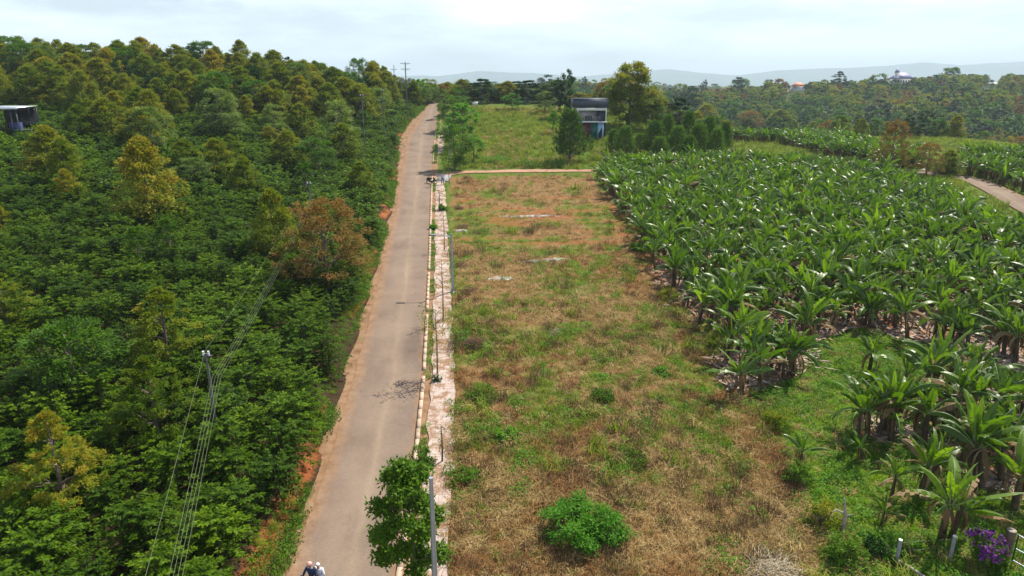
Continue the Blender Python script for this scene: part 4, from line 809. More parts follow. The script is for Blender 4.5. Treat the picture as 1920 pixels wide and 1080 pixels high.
# ------------------------------------------------------------------ bushes and debris on the plot
def bush(label, px, py, wpx, h, mat, n=1500, L=.12, name='bush', cat='bush', group=None):
    v = G(px, py); z = depth(*v); r = wpx / 1280 * z / 2; mb = MB(); ncl = 42
    a = rng.uniform(0, 6.28, ncl); q = np.sqrt(rng.uniform(0, 1, ncl)) * r * rng.uniform(.6, 1.1, ncl); c = np.stack([q * np.cos(a), q * np.sin(a), h * (1 - .6 * (q / r) ** 2) * rng.uniform(.12, 1, ncl)], 1)
    kk = rng.integers(0, ncl, n); p = c[kk] + unit(n) * (rng.uniform(0, 1, n) ** .5)[:, None] * r * .24 * np.array([1, 1, .7]); p[:, 2] = np.abs(p[:, 2])
    mb.leaves(p, unit(n) + np.array([0, 0, .3]), np.array([0, 0, 1.]) + unit(n) * .5, L * rng.uniform(.6, 1.3, n), L * .5, np.clip(.2 + p[:, 2] / h * .5 + rng.normal(0, .15, n), 0, 1))
    t = thing(name, label, cat, v, 0, group); part('foliage', mb, mat, t)
    sb = MB()
    for e in c[:12]: sb.tube([(0, 0, -.05), e * .5 + [0, 0, .1], e], [.025, .018, .008], 4, cap=False)
    part('stem', sb, M_bark, t); return t
bush('bright green leafy bush, largest on the dry plot near the bottom edge', 1092, 1000, 160, 1.35, M_lime, 6000, .15)
bush('low spreading green bush beside the paving on the dry plot', 902, 742, 84, .55, M_green, 1500)
bush('small dark green bush at the foot of the sapling on the paving', 820, 716, 24, .45, M_dark, 500, .09)
for i, (px, py, wpx, h, m, lab) in enumerate([(1345, 650, 60, 1.0, M_durian, 'olive scrub at the grove edge beside the dry plot'), (1452, 800, 66, 1.1, M_durian, 'brownish scrub where the grove ends at the dry plot'), (1497, 905, 60, 1.1, M_green, 'green scrub on the boundary below the young banana'), (1545, 985, 70, 1.2, M_durian, 'olive scrub on the boundary near the dead stump'), (1575, 1050, 80, 1.3, M_green, 'dark green scrub at the bottom of the boundary line'), (1640, 1040, 60, .7, M_dark, 'dark low shrub left of the first fence post'), (1255, 560, 50, .9, M_durian, 'olive scrub in the shade of the front banana row'),
    (1200, 470, 44, .8, M_green, 'green scrub in the shade at the upper grove edge'), (790, 878, 48, 1.3, M_green, 'leafy shrub growing over the kerb above the roadside tree'), (828, 396, 18, .8, M_green, 'small shrub on the paving nearest the parked scooter'), (812, 430, 16, .5, M_lime, 'low light shrub by the kerb near the middle lamp post'), (950, 820, 50, .5, M_lime, 'low lime patch of weeds left of centre on the plot'), (1180, 860, 90, .45, M_green, 'low dark green weeds right of centre on the plot'), (1130, 745, 60, .4, M_green, 'low green weeds in the middle of the plot'), (1240, 700, 40, .35, M_lime, 'lime weeds near the grove side of the plot'), (870, 900, 70, .5, M_green, 'green weeds beside the paving behind the roadside tree'),
    (930, 305, 60, 1.2, M_lime, 'light green shrub mass at the near edge of the green field'), (985, 312, 56, 1.0, M_green, 'dark shrub mass at the near edge of the green field'), (1040, 310, 50, 1.1, M_lime, 'lime shrub left of the lone banana by the path')]):
    bush(lab, px, py, wpx, h, m, int(500 + wpx * 14), .12 if py > 500 else .2)
t = bush('violet flowering shrub against the wooden gate post', 1845, 1062, 78, 1.5, M_green, 2200, .10, 'flowering_shrub', 'shrub')
fb = MB(); n = 230; a = rng.uniform(0, 6.28, n); q = np.sqrt(rng.uniform(0, 1, n)) * .8; p = np.stack([q * np.cos(a), q * np.sin(a), 1.5 * (1 - .55 * q ** 2) * rng.uniform(.55, 1.05, n)], 1)
cl_ = rng.integers(0, 34, n); cen = p[:34]; p = cen[cl_] + unit(n) * .13
fb.leaves(np.repeat(p, 2, 0), unit(2 * n), unit(2 * n), .12, .10, rng.uniform(0, 1, 2 * n)); part('blossom', fb, M_lav, t)
def brush(label, px, py, wpx, h=.5, mat=M_brush, n=150, name='brush_pile', cat='brush pile'):
    v = G(px, py); r = wpx / 1280 * depth(*v) / 2; mb = MB()
    for _ in range(n):
        a = rng.uniform(0, 6.28); q = math.sqrt(rng.uniform()) * r * .8; b = rng.uniform(0, 6.28); L = rng.uniform(.25, .8) * min(1, r); p = np.array([q * math.cos(a), q * math.sin(a), rng.uniform(0, h) * (1 - (q / r) ** 2)])
        d = np.array([math.cos(b), math.sin(b), rng.uniform(-.2, .5)]); mb.tube([p, p + d * L * .5 + rng.normal(0, .04, 3), p + d * L], [.014, .011, .005], 3, cap=False)
    return tag(part(name, mb, mat, loc=v), label, cat)
brush('dark tangled brush pile beside white ash near the middle lamp post', 868, 428, 26, .5)
brush('grey-brown brush pile right of the middle lamp post', 866, 500, 30, .5)
brush('brown brush pile at the foot of the middle lamp post', 880, 548, 36, .5)
brush('reddish brush pile on the plot edge opposite the tall sapling', 888, 650, 50, .7, n=260)
brush('pale cut branches lying on the dry plot', 1040, 625, 40, .25, M_bark2, 40)
brush('small grey heap of twigs left of the farthest ash strip', 862, 392, 18, .4)
brush('bleached straw heap at the bottom right corner of the dry plot', 1450, 1075, 110, .35, plain('bleached straw', (.58, .50, .36), .9), 420, 'straw_heap', 'straw heap')
def ash(label, px, py, wpx, dm):
    v = G(px, py); r = wpx / 1280 * depth(*v) / 2; mb = MB(); nr, na = 6, 28; V = [(0, 0, .16)]; F = []
    for i in range(1, nr + 1):
        for j in range(na):
            a = j / na * 6.283; k = i / nr * (1 + .28 * (vnoise(math.cos(a) * 3 + px, math.sin(a) * 3, .8, 3) - .5) * 2); X, Y = r * k * math.cos(a), dm * k * math.sin(a) + .12 * math.sin(X_ := r * k * math.cos(a)) * 1.2
            V.append((X, Y, gz(v.x + X, v.y + Y) - v.z + .15 * (1 - (i / nr) ** 2) + rng.uniform(-.02, .05) * (i < nr) - .03 * (i == nr)))
    F += [[0, 1 + j, 1 + (j + 1) % na, 1 + (j + 1) % na] for j in range(na)]
    for i in range(nr - 1):
        for j in range(na): F.append([1 + i * na + j, 1 + (i + 1) * na + j, 1 + (i + 1) * na + (j + 1) % na, 1 + i * na + (j + 1) % na])
    mb.add(V, F); tag(part('ash_pile', mb, M_ash2, loc=v), label, 'ash pile')
m, nt_, b_ = newmat('burnt ash'); g_ = N(nt_, 'ShaderNodeNewGeometry'); nz_ = N(nt_, 'ShaderNodeTexNoise', Scale=1.6, Detail=8., Roughness=.75); nt_.links.new(g_.outputs['Position'], nz_.inputs['Vector'])
r_ = ramp(nt_, [(.38, (.08, .05, .04)), (.47, (.26, .18, .13)), (.57, (.48, .46, .46)), (.75, (.62, .62, .64))]); nt_.links.new(nz_.outputs['Fac'], r_.inputs[0]); nt_.links.new(r_.outputs[0], b_.inputs['Base Color']); b_.inputs['Roughness'].default_value = .95; M_ash2 = m
ash('long pale ash strip, farthest of those on the dry plot', 995, 406, 104, .42)
ash('long pale ash strip below a reddish burnt band, middle of the dry plot', 1022, 489, 116, .38)
ash('short pale ash patch nearest the middle lamp post side', 939, 522, 54, .5)
ash('small white ash heap beside the dark brush pile', 864, 433, 24, .35)
# saplings on the paving
def sapling(label, px, by, ty, wpx, mat, nleaf, bare=.5, name='sapling', L=.16, lean=0):
    v = G(px, by); u, dy, dz = ray(px, ty); h = dz * v.y / dy - v.z; r = wpx / 1280 * depth(*v) / 2
    t = thing(name, label, 'sapling', v); tb = MB(); tb.tube([(0, 0, -.2), (.04 + lean * .4, 0, h * .4), (lean, .03, h * .93)], [.055, .04, .012], 6); C = []
    for i in range(16):
        z0 = h * rng.uniform(bare * .8, .92); a = i * 2.4; l = r * rng.uniform(.5, 1.1); e = np.array([lean * z0 / h + l * math.cos(a), l * math.sin(a), min(h, z0 + l * .55)]); C.append(e)
        tb.tube([(lean * z0 / h, 0, z0), e * [.5, .5, 1] - [0, 0, .12], e], [.018, .012, .006], 3, cap=False)
    part('trunk', tb, M_bark, t); C = np.array(C); k = rng.integers(0, 16, nleaf); p = C[k] * rng.uniform(.75, 1.05, nleaf)[:, None] + unit(nleaf) * r * .22; fb = MB()
    fb.leaves(p, unit(nleaf) + [0, 0, -.2], np.array([0, 0, 1.]) + unit(nleaf) * .5, L * rng.uniform(.6, 1.2, nleaf), L * .45, rng.uniform(0, 1, nleaf)); part('crown', fb, mat, t)
sapling('thin sapling with sparse olive crown standing on the pale paving', 820, 704, 570, 62, M_durian, 420, .55)
sapling('bare thin sapling leaning beside the middle lamp post', 831, 604, 478, 34, M_durian, 60, .6)
sapling('very thin leafless sapling above the roadside tree', 829, 868, 790, 22, M_durian, 20, .3)
sapling('slim sapling halfway up the paving', 833, 470, 392, 18, M_green, 70, .5)
sapling('slim leafy sapling close to the kerb beyond the middle lamp post', 824, 392, 352, 14, M_green, 110, .4)
sapling('young tree with brown trunk at the path corner', 842, 345, 262, 26, M_green, 260, .5)
# the big roadside tree
def road_tree():
    v = G(778, 1112); u, dy, dz = ray(770, 866); h = dz * v.y / dy - v.z; t = thing('roadside_tree', 'leafy green tree with gaps in its crown overhanging the road beside the nearest lamp post', 'tree', v)
    tb = MB(); tb.tube([(0, 0, -.3), (-.03, .05, h * .3), (.08, .1, h * .55), (0, .1, h * .9)], [.12, .095, .06, .02], 8); C = []
    for i in range(26):
        f = (i + .5) / 26; z0 = h * (.18 + .75 * f) + rng.uniform(-.25, .25); a = i * 2.4 + .4; l = 1.12 * math.sin(math.pi * min(1, f * .8 + .2)) ** .6 * rng.uniform(.65, 1.1); e = np.array([l * math.cos(a) - .15, l * math.sin(a), z0 + .25]); C.append(e)
        tb.tube([(.02, .08, z0 - .3), e * .5 + np.array([0, 0, z0 * .5 - .15]), e], [.03, .02, .008], 4, cap=False)
    part('trunk', tb, M_bark, t); C = np.array(C); n = 11000; k = rng.integers(0, 26, n); p = C[k] + unit(n) * (rng.uniform(0, 1, n) ** .5)[:, None] * .5 * rng.uniform(.6, 1.1, n)[:, None] * np.array([1, 1, .85]); fb = MB()
    fb.leaves(p, unit(n) + [0, 0, -.35], np.array([0, 0, 1.]) + unit(n) * .4, .19 * rng.uniform(.6, 1.2, n), .085, np.clip(rng.normal(.45, .22, n), 0, 1)); part('crown', fb, M_green, t)
road_tree()
# dead stump with broken arms on the boundary
v = G(1578, 1003); mb = MB(); mb.tube([(0, 0, -.1), (.02, 0, 1.0), (-.1, .05, 1.7)], [.09, .07, .03], 7); mb.tube([(0, 0, 1.0), (-.35, .1, 1.15), (-.5, 0, 1.1)], [.05, .035, .02], 5); mb.tube([(0, 0, .9), (.3, -.1, 1.05)], [.04, .02], 5)
tag(part('dead_stump', mb, M_bark2, loc=v), 'broken pale dead stump with side arms in the green boundary', 'stump')
v = G(1682, 1055); mb = MB(); mb.tube([(0, .1, .05), (.25, -.6, .18), (.75, -1.5, .1), (1.1, -2.4, .12)], [.07, .06, .045, .02], 6); tag(part('fallen_branch', mb, M_bark2, loc=v), 'pale crooked fallen branch lying from the first fence post downwards', 'branch')

# ------------------------------------------------------------------ power poles, wires, lamp posts
M_pole = plain('weathered pole', (.11, .11, .10), .9, var=.3)
def pole(label, v, h, arms, r=.14, boxes=0, mat=M_pole):
    r *= .8
    t = thing('power_pole', label, 'power pole', v); mb = MB(); mb.tube([(0, 0, -.8), (0, 0, h)], [r, r * .62], 10); part('post', mb, mat, t, True)
    for z, wd, nins in arms:
        a = MB(); a.box((0, 0, z), (wd, .09, .09)); a.tube([(-wd * .3, 0, z), (0, 0, z - .5)], .02, 4); a.tube([(wd * .3, 0, z), (0, 0, z - .5)], .02, 4); ar = part('crossarm', a, M_steel, t)
        for i in range(nins):
            x = (-.5 + (i + .5) / nins) * wd * .95; ib = MB(); ib.tube([(x, 0, z + .04), (x, 0, z + .12), (x, 0, z + .17), (x, 0, z + .24)], [.03, .06, .035, .05], 7); part('insulator', ib, M_white, ar)
    for s in range(boxes):
        q = MB(); x = (-1 if s == 0 else 1) * .75; q.tube([(x, 0, h * .62), (x, 0, h * .62 + 1.0)], .34, 10); q.box((x * .5, 0, h * .62 + .25), (.5, .08, .08)); part('transformer', q, M_conc, t, False)
    return t
V1 = G(412, 850); V1.z = gz(V1.x, V1.y)
def at_depth(px, y): 
    x = 0
    for _ in range(20): x = (px - 960) / 1280 * depth(x, y, gz(x, y))
    return Vector((x, y, gz(x, y)))
def _htop(v, px, py): u, dy, dz = ray(px, py); return dz * v.y / dy - v.z
h1 = htop(V1, 400, 663); pole('grey power pole nearest the camera standing in the coffee', V1, h1, [(h1 - .12, .5, 2)], .11)
V2 = at_depth(585, 74); h2 = htop(V2, 583, 343); pole('dark power pole in the coffee beside the single column-shaped tree', V2, h2, [(h2 - .12, .7, 2)], .14)
V3 = at_depth(686, 112); h3 = htop(V3, 686, 178); pole('slim power pole half hidden by brown-tipped trees near the road', V3, h3, [(h3 - .15, .9, 2)], .14)
V4 = at_depth(764, 165); h4 = htop(V4, 765, 116); pole('tallest power pole with two crossarms and hanging transformers on the skyline', V4, h4, [(h4 - .35, 2.4, 3), (h4 - 1.6, 2.2, 4)], .2, 2)
V5 = at_depth(742, 176); h5 = htop(V5, 742, 122); pole('smaller power pole with one crossarm left of the tallest one', V5, h5, [(h5 - 1.0, 1.5, 3)], .13)
V6 = at_depth(722, 130); h6 = htop(V6, 722, 168); pole('short dark power pole in trees beside the road, before the skyline poles', V6, h6, [(h6 - .2, .8, 2)], .12)
V7 = at_depth(1218, 176); h7 = htop(V7, 1218, 196); pole('white power pole behind the pines right of the round olive tree', V7, h7, [(h7 - .2, .7, 2)], .16, mat=M_white)
V8 = at_depth(1545, 190); h8 = htop(V8, 1547, 204); pole('brown wooden pole rising behind the banana belt', V8, h8, [(h8 - .3, .8, 2)], .2, mat=M_bark)
def wire(label, pts, sag=.5, r=.0065, group=None, mat=M_wire):
    mb = MB()
    for a, b in zip(pts[:-1], pts[1:]):
        s = np.linspace(0, 1, 14)[:, None]; a = np.array(a); b = np.array(b); p = a * (1 - s) + b * s; p[:, 2] -= 4 * sag * (s * (1 - s))[:, 0] * min(1, np.linalg.norm(b - a) / 40); mb.tube(p, r * (1 if len(pts) < 4 or a[1] < V2.y - 1 else .35), 4, cap=False)
    tag(part('power_line', mb, mat), label, 'wire', group)
V0 = Vector((V1.x + 10.5 * (V1.y + 12) / (V1.y - 8) * .62, -12, V1.z + .05))
def tops(dx, dz): return [tuple(q + Vector((dx, 0, hh + dz))) for q, hh in ((V0 + Vector((0, 0, -1.0)), h1), (V1, h1), (V2, h2), (V3, h3), (V6, h6), (V4, h6 + 1.4))]
wire('single overhead wire running along the pole tops through the coffee', tops(-.05, .1))
for i in range(4):
    wire('one of four parallel wires hung below the pole top on its road side', [tuple(Vector(p) + Vector((.15 + .13 * i, 0, -1.15))) for p in tops(0, 0)], group='bundle of four parallel wires under the top wire')
def lamp(label, v, h, arm=1.6, side=-1, r=.075):
    if arm < .2:
        t = thing('street_lamp', label, 'street lamp', v); mb = MB(); mb.tube([(0, 0, -.1), (0, 0, h)], [r * 1.3, r * .8], 12); part('post', mb, M_lamp, t, True); c = MB(); c.tube([(0, 0, h + .002), (0, 0, h + .05)], r * .85, 12); part('cap', c, M_lamp, t); return
    t = thing('street_lamp', label, 'street lamp', v); mb = MB(); mb.tube([(0, 0, -.1), (0, 0, h)], [r * 1.25, r * .75], 10); mb.box((0, 0, .02), (.34, .34, .05)); part('post', mb, M_lamp, t, True)
    a = MB(); a.tube([(0, 0, h - .3), (side * arm * .5, 0, h - .12), (side * arm, 0, h - .1)], [.045, .04, .035], 7); part('arm', a, M_lamp, t, True)
    q = MB(); q.box((side * (arm + .25), 0, h - .1), (.62, .24, .09)); q.box((side * (arm + .22), 0, h - .16), (.44, .18, .05)); part('lamp_head', q, M_conc, t)
va = G(849, 548); lamp('grey street lamp with its arm over the paving, halfway up the road', va, htop(va, 849, 438), 1.25, r=.085)
vb = G(842, 305); lamp('farther street lamp among the leafy roadside trees', vb, htop(vb, 842, 236), .5)
vc = G(818, 1150); lamp('nearest street lamp post passing in front of the roadside tree', vc, htop(vc, 801, 898), .12, r=.085)

# ------------------------------------------------------------------ buildings
M_slate = plain('dark slate cladding', (.05, .06, .085), .5, var=.15); M_maroon = plain('maroon sheet', (.10, .012, .03), .45); M_dgreen = plain('dark green door', (.008, .10, .07), .45)
M_blue = plain('light blue panel', (.30, .46, .68), .5); M_glass = plain('dark glass', (.02, .025, .04), .08, spec=.8); M_interior = plain('pale interior', (.62, .56, .60), .7, var=.2, scale=1.2); M_tank = plain('blue barrel', (.04, .10, .45), .4)
def house():
    v = G(1105, 263); z = depth(*v); k = z / 1280 / .99
    W_ = 60 * k; H1 = 33 * k; H2 = 27 * k; H3 = 15 * k; D = 5.5; t = thing('two_storey_house', 'two-storey box house with slate parapet, open upper floor and maroon and green lower wall', 'house', v + Vector((0, D / 2, -.1)))
    hb = MB(); hb.box((0, D * .5 - .1, (H1 + H2 + .1) / 2), (W_, .2, H1 + H2 + .1)); hb.box((-W_ / 2 + .1, -.1, H1 / 2 + .1), (.2, D - .3, H1 - .02)); hb.box((W_ / 2 - .1, -.1, (H1 + H2) / 2 + .1), (.2, D - .3, H1 + H2 - .3)); part('wall', hb, M_slate, t)
    m1 = MB(); m1.box((-W_ * .22, -D / 2 + .12, H1 / 2 + .1), (W_ * .50, .16, H1 - .1)); part('front_wall', m1, M_maroon, t)
    m2 = MB(); m2.box((W_ * .135, -D / 2 + .12, H1 / 2 + .1), (W_ * .2, .14, H1 - .12)); part('door', m2, M_dgreen, t)
    m3 = MB(); m3.box((W_ * .34, -D / 2 + .10, H1 / 2 + .1), (W_ * .19, .1, H1 - .14)); dr = part('side_panel', m3, M_blue, t)
    m4 = MB(); m4.add([(W_ * .27, -D / 2 + .03, .25), (W_ * .385, -D / 2 + .03, .25), (W_ * .385, -D / 2 + .03, H1 * .78), (W_ * .27, -D / 2 + .03, H1 * .38)], [[0, 1, 2, 3]]); m4.add([(W_ * .27, -D / 2 + .05, .25), (W_ * .385, -D / 2 + .05, .25), (W_ * .385, -D / 2 + .05, H1 * .78), (W_ * .27, -D / 2 + .05, H1 * .38)], [[3, 2, 1, 0]]); part('dark_opening', m4, M_glass, dr)
    fl = MB(); fl.box((0, -.35, H1 + .12), (W_ + .1, D + .6, .16)); part('floor_slab', fl, M_white, t)
    ba = MB(); ba.box((W_ * .2, -.2, .05), (W_ * .95, D + .9, .22)); part('base_slab', ba, M_conc, t)
    up = MB(); up.box((-W_ * .1, -.5, H1 + H2 / 2), (W_ * .72, .1, H2 - .3)); up.box((-W_ / 2 + .12, 0, H1 + H2 / 2), (.18, D - .3, H2 - .3)); part('inner_wall', up, M_interior, t)
    cu = MB()
    for i in range(9): cu.box((W_ * .27 + i * W_ * .022, -D / 2 + .35 + .05 * (i % 2), H1 + H2 / 2), (W_ * .02, .06, H2 - .4))
    part('shutter', cu, M_slate, t)
    co = MB()
    for x in (-W_ / 2 + .1, -W_ / 2 + .75, W_ / 2 - .12): co.box((x, -D / 2 - .2, H1 + H2 / 2 + .1), (.16, .16, H2 - .1))
    part('column', co, M_white, t)
    be = MB(); be.box((0, -D / 2 - .2, H1 + H2 - .35), (W_, .12, .5)); part('valance', be, M_white, t)
    rf = MB(); rf.box((0, -.1, H1 + H2 + H3 / 2 - .05), (W_ + .35, D + .6, H3)); rf.box((0, -.1, H1 + H2 + H3), (W_ + .5, D + .75, .1)); part('roof', rf, M_slate, t)
    rb = MB()
    for j in range(5): rb.tube([(-W_ / 2 + .8, -D / 2 - .45, H1 + .3 + j * .22), (W_ * .3, -D / 2 - .45, H1 + .3 + j * .22)], .015, 4)
    for j in range(8): rb.tube([(-W_ / 2 + .8 + j * (W_ * .8 - .8) / 7, -D / 2 - .45, H1 + .15), (-W_ / 2 + .8 + j * (W_ * .8 - .8) / 7, -D / 2 - .45, H1 + 1.2)], .02, 4)
    part('railing', rb, M_chrome, t)
    f = v + Vector((-W_ * .34, .9, H1 + .1)); q = MB(); q.tube([(0, 0, .05), (0, 0, .1), (0, 0, .5), (0, 0, .95), (0, 0, 1.0)], [.42, .45, .48, .44, .3], 14); tag(part('water_barrel', q, M_tank, loc=f), 'blue barrel on the upper floor of the box house', 'barrel')
    f = v + Vector((-W_ * .02, 1.0, H1 + .1)); s_ = thing('sofa', 'dark armchair under white cloth on the upper floor of the box house', 'armchair', f)
    for nm, c, d in (('seat', (0, 0, .3), (1.3, .8, .35)), ('backrest', (0, .38, .65), (1.3, .2, .75)), ('armrest', (-.6, 0, .45), (.18, .8, .55)), ('armrest', (.6, 0, .45), (.18, .8, .55))):
        q = MB(); q.box(c, d); part(nm, q, M_black, s_)
house()
def shed():
    v = at_depth(14, 104); k = depth(*v) / 1280; t = thing('open_shed', 'open-sided shed with shining metal roof cut by the left edge', 'shed', v); u, dy, dz = ray(8, 203); z = dz * v.y / dy - v.z
    W_ = 68 * k; rf = MB(); a = math.atan2(.5, 4); rf.box((0, 2, z + .12), (W_, 4.4, .07), Matrix.Rotation(a * .35, 3, 'X')); rf.box((0, -.22, z - .02), (W_, .08, .3)); part('roof', rf, plain('metal roofing', (.62, .66, .72), .3, .5), t)
    for x in (-W_ / 2 + .3, -W_ * .1, W_ * .25, W_ / 2 - .5):
        for y in (0, 4): q = MB(); q.box((x, y, z / 2 - .3), (.14, .14, z + .5)); part('post', q, M_steel, t)
    q = MB(); q.box((0, 4.2, z / 2), (W_ - .4, .08, z)); part('back_wall', q, M_black, t); q = MB(); q.box((W_ * .3, .3, z * .3), (1.6, .6, z * .6)); part('partition', q, plain('dark blue cloth', (.02, .03, .12), .8), t)  # back wall coloured black to stand in for the shade inside the shed
shed()
for px, x2, y_, lab in ((38, 66, 243, 'short pale pipe rail below the open shed'), (124, 154, 240, 'short pale pipe rail right of the durian beside the shed')):
    yy = 60.
    while htop(at_depth(px, yy), px, y_) > 2.3: yy += 1
    v = at_depth(px, yy); u, dy, dz = ray(px, y_); z = dz * v.y / dy - v.z; k = depth(*v) / 1280; L = (x2 - px) * k; mb = MB(); mb.tube([(0, 0, z), (L, 0, z)], .06, 6); mb.tube([(L * .25, 0, z), (L * .25, 0, -.2)], .05, 6); mb.tube([(L * .95, 0, z), (L * .95, 0, -.2)], .05, 6); tag(part('pipe_rail', mb, M_conc, loc=v), lab, 'rail')
def hip(mb, c, w_, d_, h_, ov=.6):
    x, y, z = c; a = w_ / 2 + ov; b = d_ / 2 + ov; r_ = max(.2, w_ / 2 - d_ / 2)
    mb.add([(x - a, y - b, z), (x + a, y - b, z), (x + a, y + b, z), (x - a, y + b, z), (x - r_, y, z + h_), (x + r_, y, z + h_)], [[0, 1, 5, 4], [1, 2, 5, 5], [2, 3, 4, 5], [3, 0, 4, 4], [3, 2, 1, 0]]); return mb
M_tile = plain('orange roof tiles', (.62, .20, .09), .7, var=.15, scale=1.); M_violet = plain('grey-violet roof tiles', (.24, .24, .42), .6); M_cream = plain('cream wall', (.62, .60, .58), .8)
def far_house(name, label, px, by, wpx, hpx, roofm, wallm, tower=False):
    v = at_depth(px, 575); k = depth(*v) / 1280; W_ = wpx * k; h = htop(v, px, by - hpx) * .98; hb0 = h - hpx * k; t = thing(name, label, 'house', v - Vector((0, 0, .2))); q = MB(); he = h - hpx * k * .55; q.box((0, 0, he / 2 - 1.0), (W_ * .85, W_ * .5, he + 2)); part('wall', q, wallm, t)
    r = hip(MB(), (0, 0, he + .003), W_ * .85, W_ * .5, hpx * k * .55, W_ * .06); part('roof', r, roofm, t)
    for i in range(7):
        q = MB(); q.box((-W_ * .36 + i * W_ * .12, -W_ * .25 - .03, he - hpx * k * .22), (W_ * .05, .08, hpx * k * .24)); f = part('window', q, M_glass, t)
    if tower:
        q = MB(); q.box((-W_ * .34, -W_ * .2, h * .5), (W_ * .14, W_ * .14, h)); part('tower', q, wallm, t); q = hip(MB(), (-W_ * .34, -W_ * .2, h + .003), W_ * .14, W_ * .12, h * .3, W_ * .02); part('tower_roof', q, roofm, t)
    return t
far_house('villa', 'grey-violet hip-roofed villa with small tower on the far ridge', 1687, 156, 40, 21, M_violet, M_cream, True)
far_house('tiled_house', 'house with bright orange tiled roof on the far ridge', 1495, 166, 26, 12, M_tile, M_cream)
far_house('tiled_house', 'low reddish-roofed house just below the orange roof', 1478, 174, 16, 5, plain('faded roof tiles', (.50, .26, .18), .8), M_cream)
far_house('white_house', 'low white-roofed building on the skyline near the right edge', 1862, 162, 30, 8, M_white, M_cream)
# information board at the field's top
v = G(891, 202); t = thing('sign_board', 'small blank white board on posts at the top of the green field', 'sign', v); q = MB(); q.box((0, 0, 1.1), (1.5, .06, .8)); part('panel', q, M_white, t)
for x in (-.6, .6): q = MB(); q.tube([(x, .06, -.2), (x, .06, 1.5)], .04, 6); part('post', q, M_steel, t)

# ------------------------------------------------------------------ fence and gate, bottom right
def post(label, px, by, ty, r, mat, cap=M_white, name='fence_post', group=None):
    v = G(px, by); h = htop(v, px, ty); mb = MB(); mb.tube([(0, 0, -.3), (0, 0, h)], r, 9); t = thing(name, label, 'post', v, 0, group); part('shaft', mb, mat, t); c = MB(); c.tube([(0, 0, h + .002), (0, 0, h + .03)], r * 1.04, 9); part('cap', c, cap, t); return v, h
F1, fh1 = post('leaning white-topped concrete fence post left, beside the fallen branch', 1680, 1058, 1013, .07, M_conc)
F2, fh2 = post('white-topped concrete fence post between grass and the violet shrub', 1781, 1050, 1006, .07, M_conc)
F3, fh3 = post('thick brown wooden gate post with pale top', 1883, 1052, 995, .16, M_bark, M_bark2, 'gate_post')
for j, f in enumerate((.9, .55)):
    wire(('upper' if j == 0 else 'lower') + ' thin fence wire strung between the white-topped posts and gate post', [tuple(F1 + Vector((0, 0, fh1 * f))), tuple(F2 + Vector((0, 0, fh2 * f))), tuple(F3 + Vector((0, 0, fh3 * f * .8)))], .05, .004, mat=M_steel)
g0 = F3 + Vector((.22, -.1, 0)); t = thing('metal_gate', 'grey metal pipe gate hanging from the wooden gate post', 'gate', g0); ga = Vector((.95, -1.9, 0)).normalized(); Lg = 2.4
for z in (1.25, .65, .12):
    q = MB(); q.tube([(0, 0, z), tuple(ga * Lg + Vector((0, 0, z)))], .03, 6); part('rail', q, M_lamp, t)
for s in (0, .5, 1):
    q = MB(); q.tube([tuple(ga * Lg * s + Vector((0, 0, .08))), tuple(ga * Lg * s + Vector((0, 0, 1.29)))], .028, 6); part('upright', q, M_steel, t)
q = MB()
for i in range(24): q.tube([tuple(ga * Lg * i / 23 + Vector((0, 0, .12))), tuple(ga * Lg * i / 23 + Vector((0, 0, 1.25)))], .006, 3, cap=False)
part('mesh_panel', q, M_steel, t)

# ------------------------------------------------------------------ people and scooters
def skin_obj(name, chains, mat, parent, root=0, sub=1):
    """chains: list of lists of (x,y,z,r); first vertex of later chains snaps to the nearest existing vertex"""
    bm = bmesh.new(); ly = bm.verts.layers.skin.verify(); vs = []
    for ci, ch in enumerate(chains):
        prev = None
        for j, (x, y, z, r) in enumerate(ch):
            co = Vector((x, y, z))
            if ci and j == 0:
                prev = min(vs, key=lambda q: (q.co - co).length); continue
            q = bm.verts.new(co); q[ly].radius = (r, r); vs.append(q)
            if prev is not None: bm.edges.new((prev, q))
            prev = q
    vs[root][ly].use_root = True
    me = bpy.data.meshes.new(name); bm.to_mesh(me); bm.free(); me.materials.append(mat)
    o = link(name, me, parent); m = o.modifiers.new('skin', 'SKIN'); m.use_smooth_shade = True; o.modifiers.new('sub', 'SUBSURF').levels = sub; o.modifiers['sub'].render_levels = sub; return o
def lerp3(a, b, t): return tuple(a[i] + (b[i] - a[i]) * t for i in range(3))
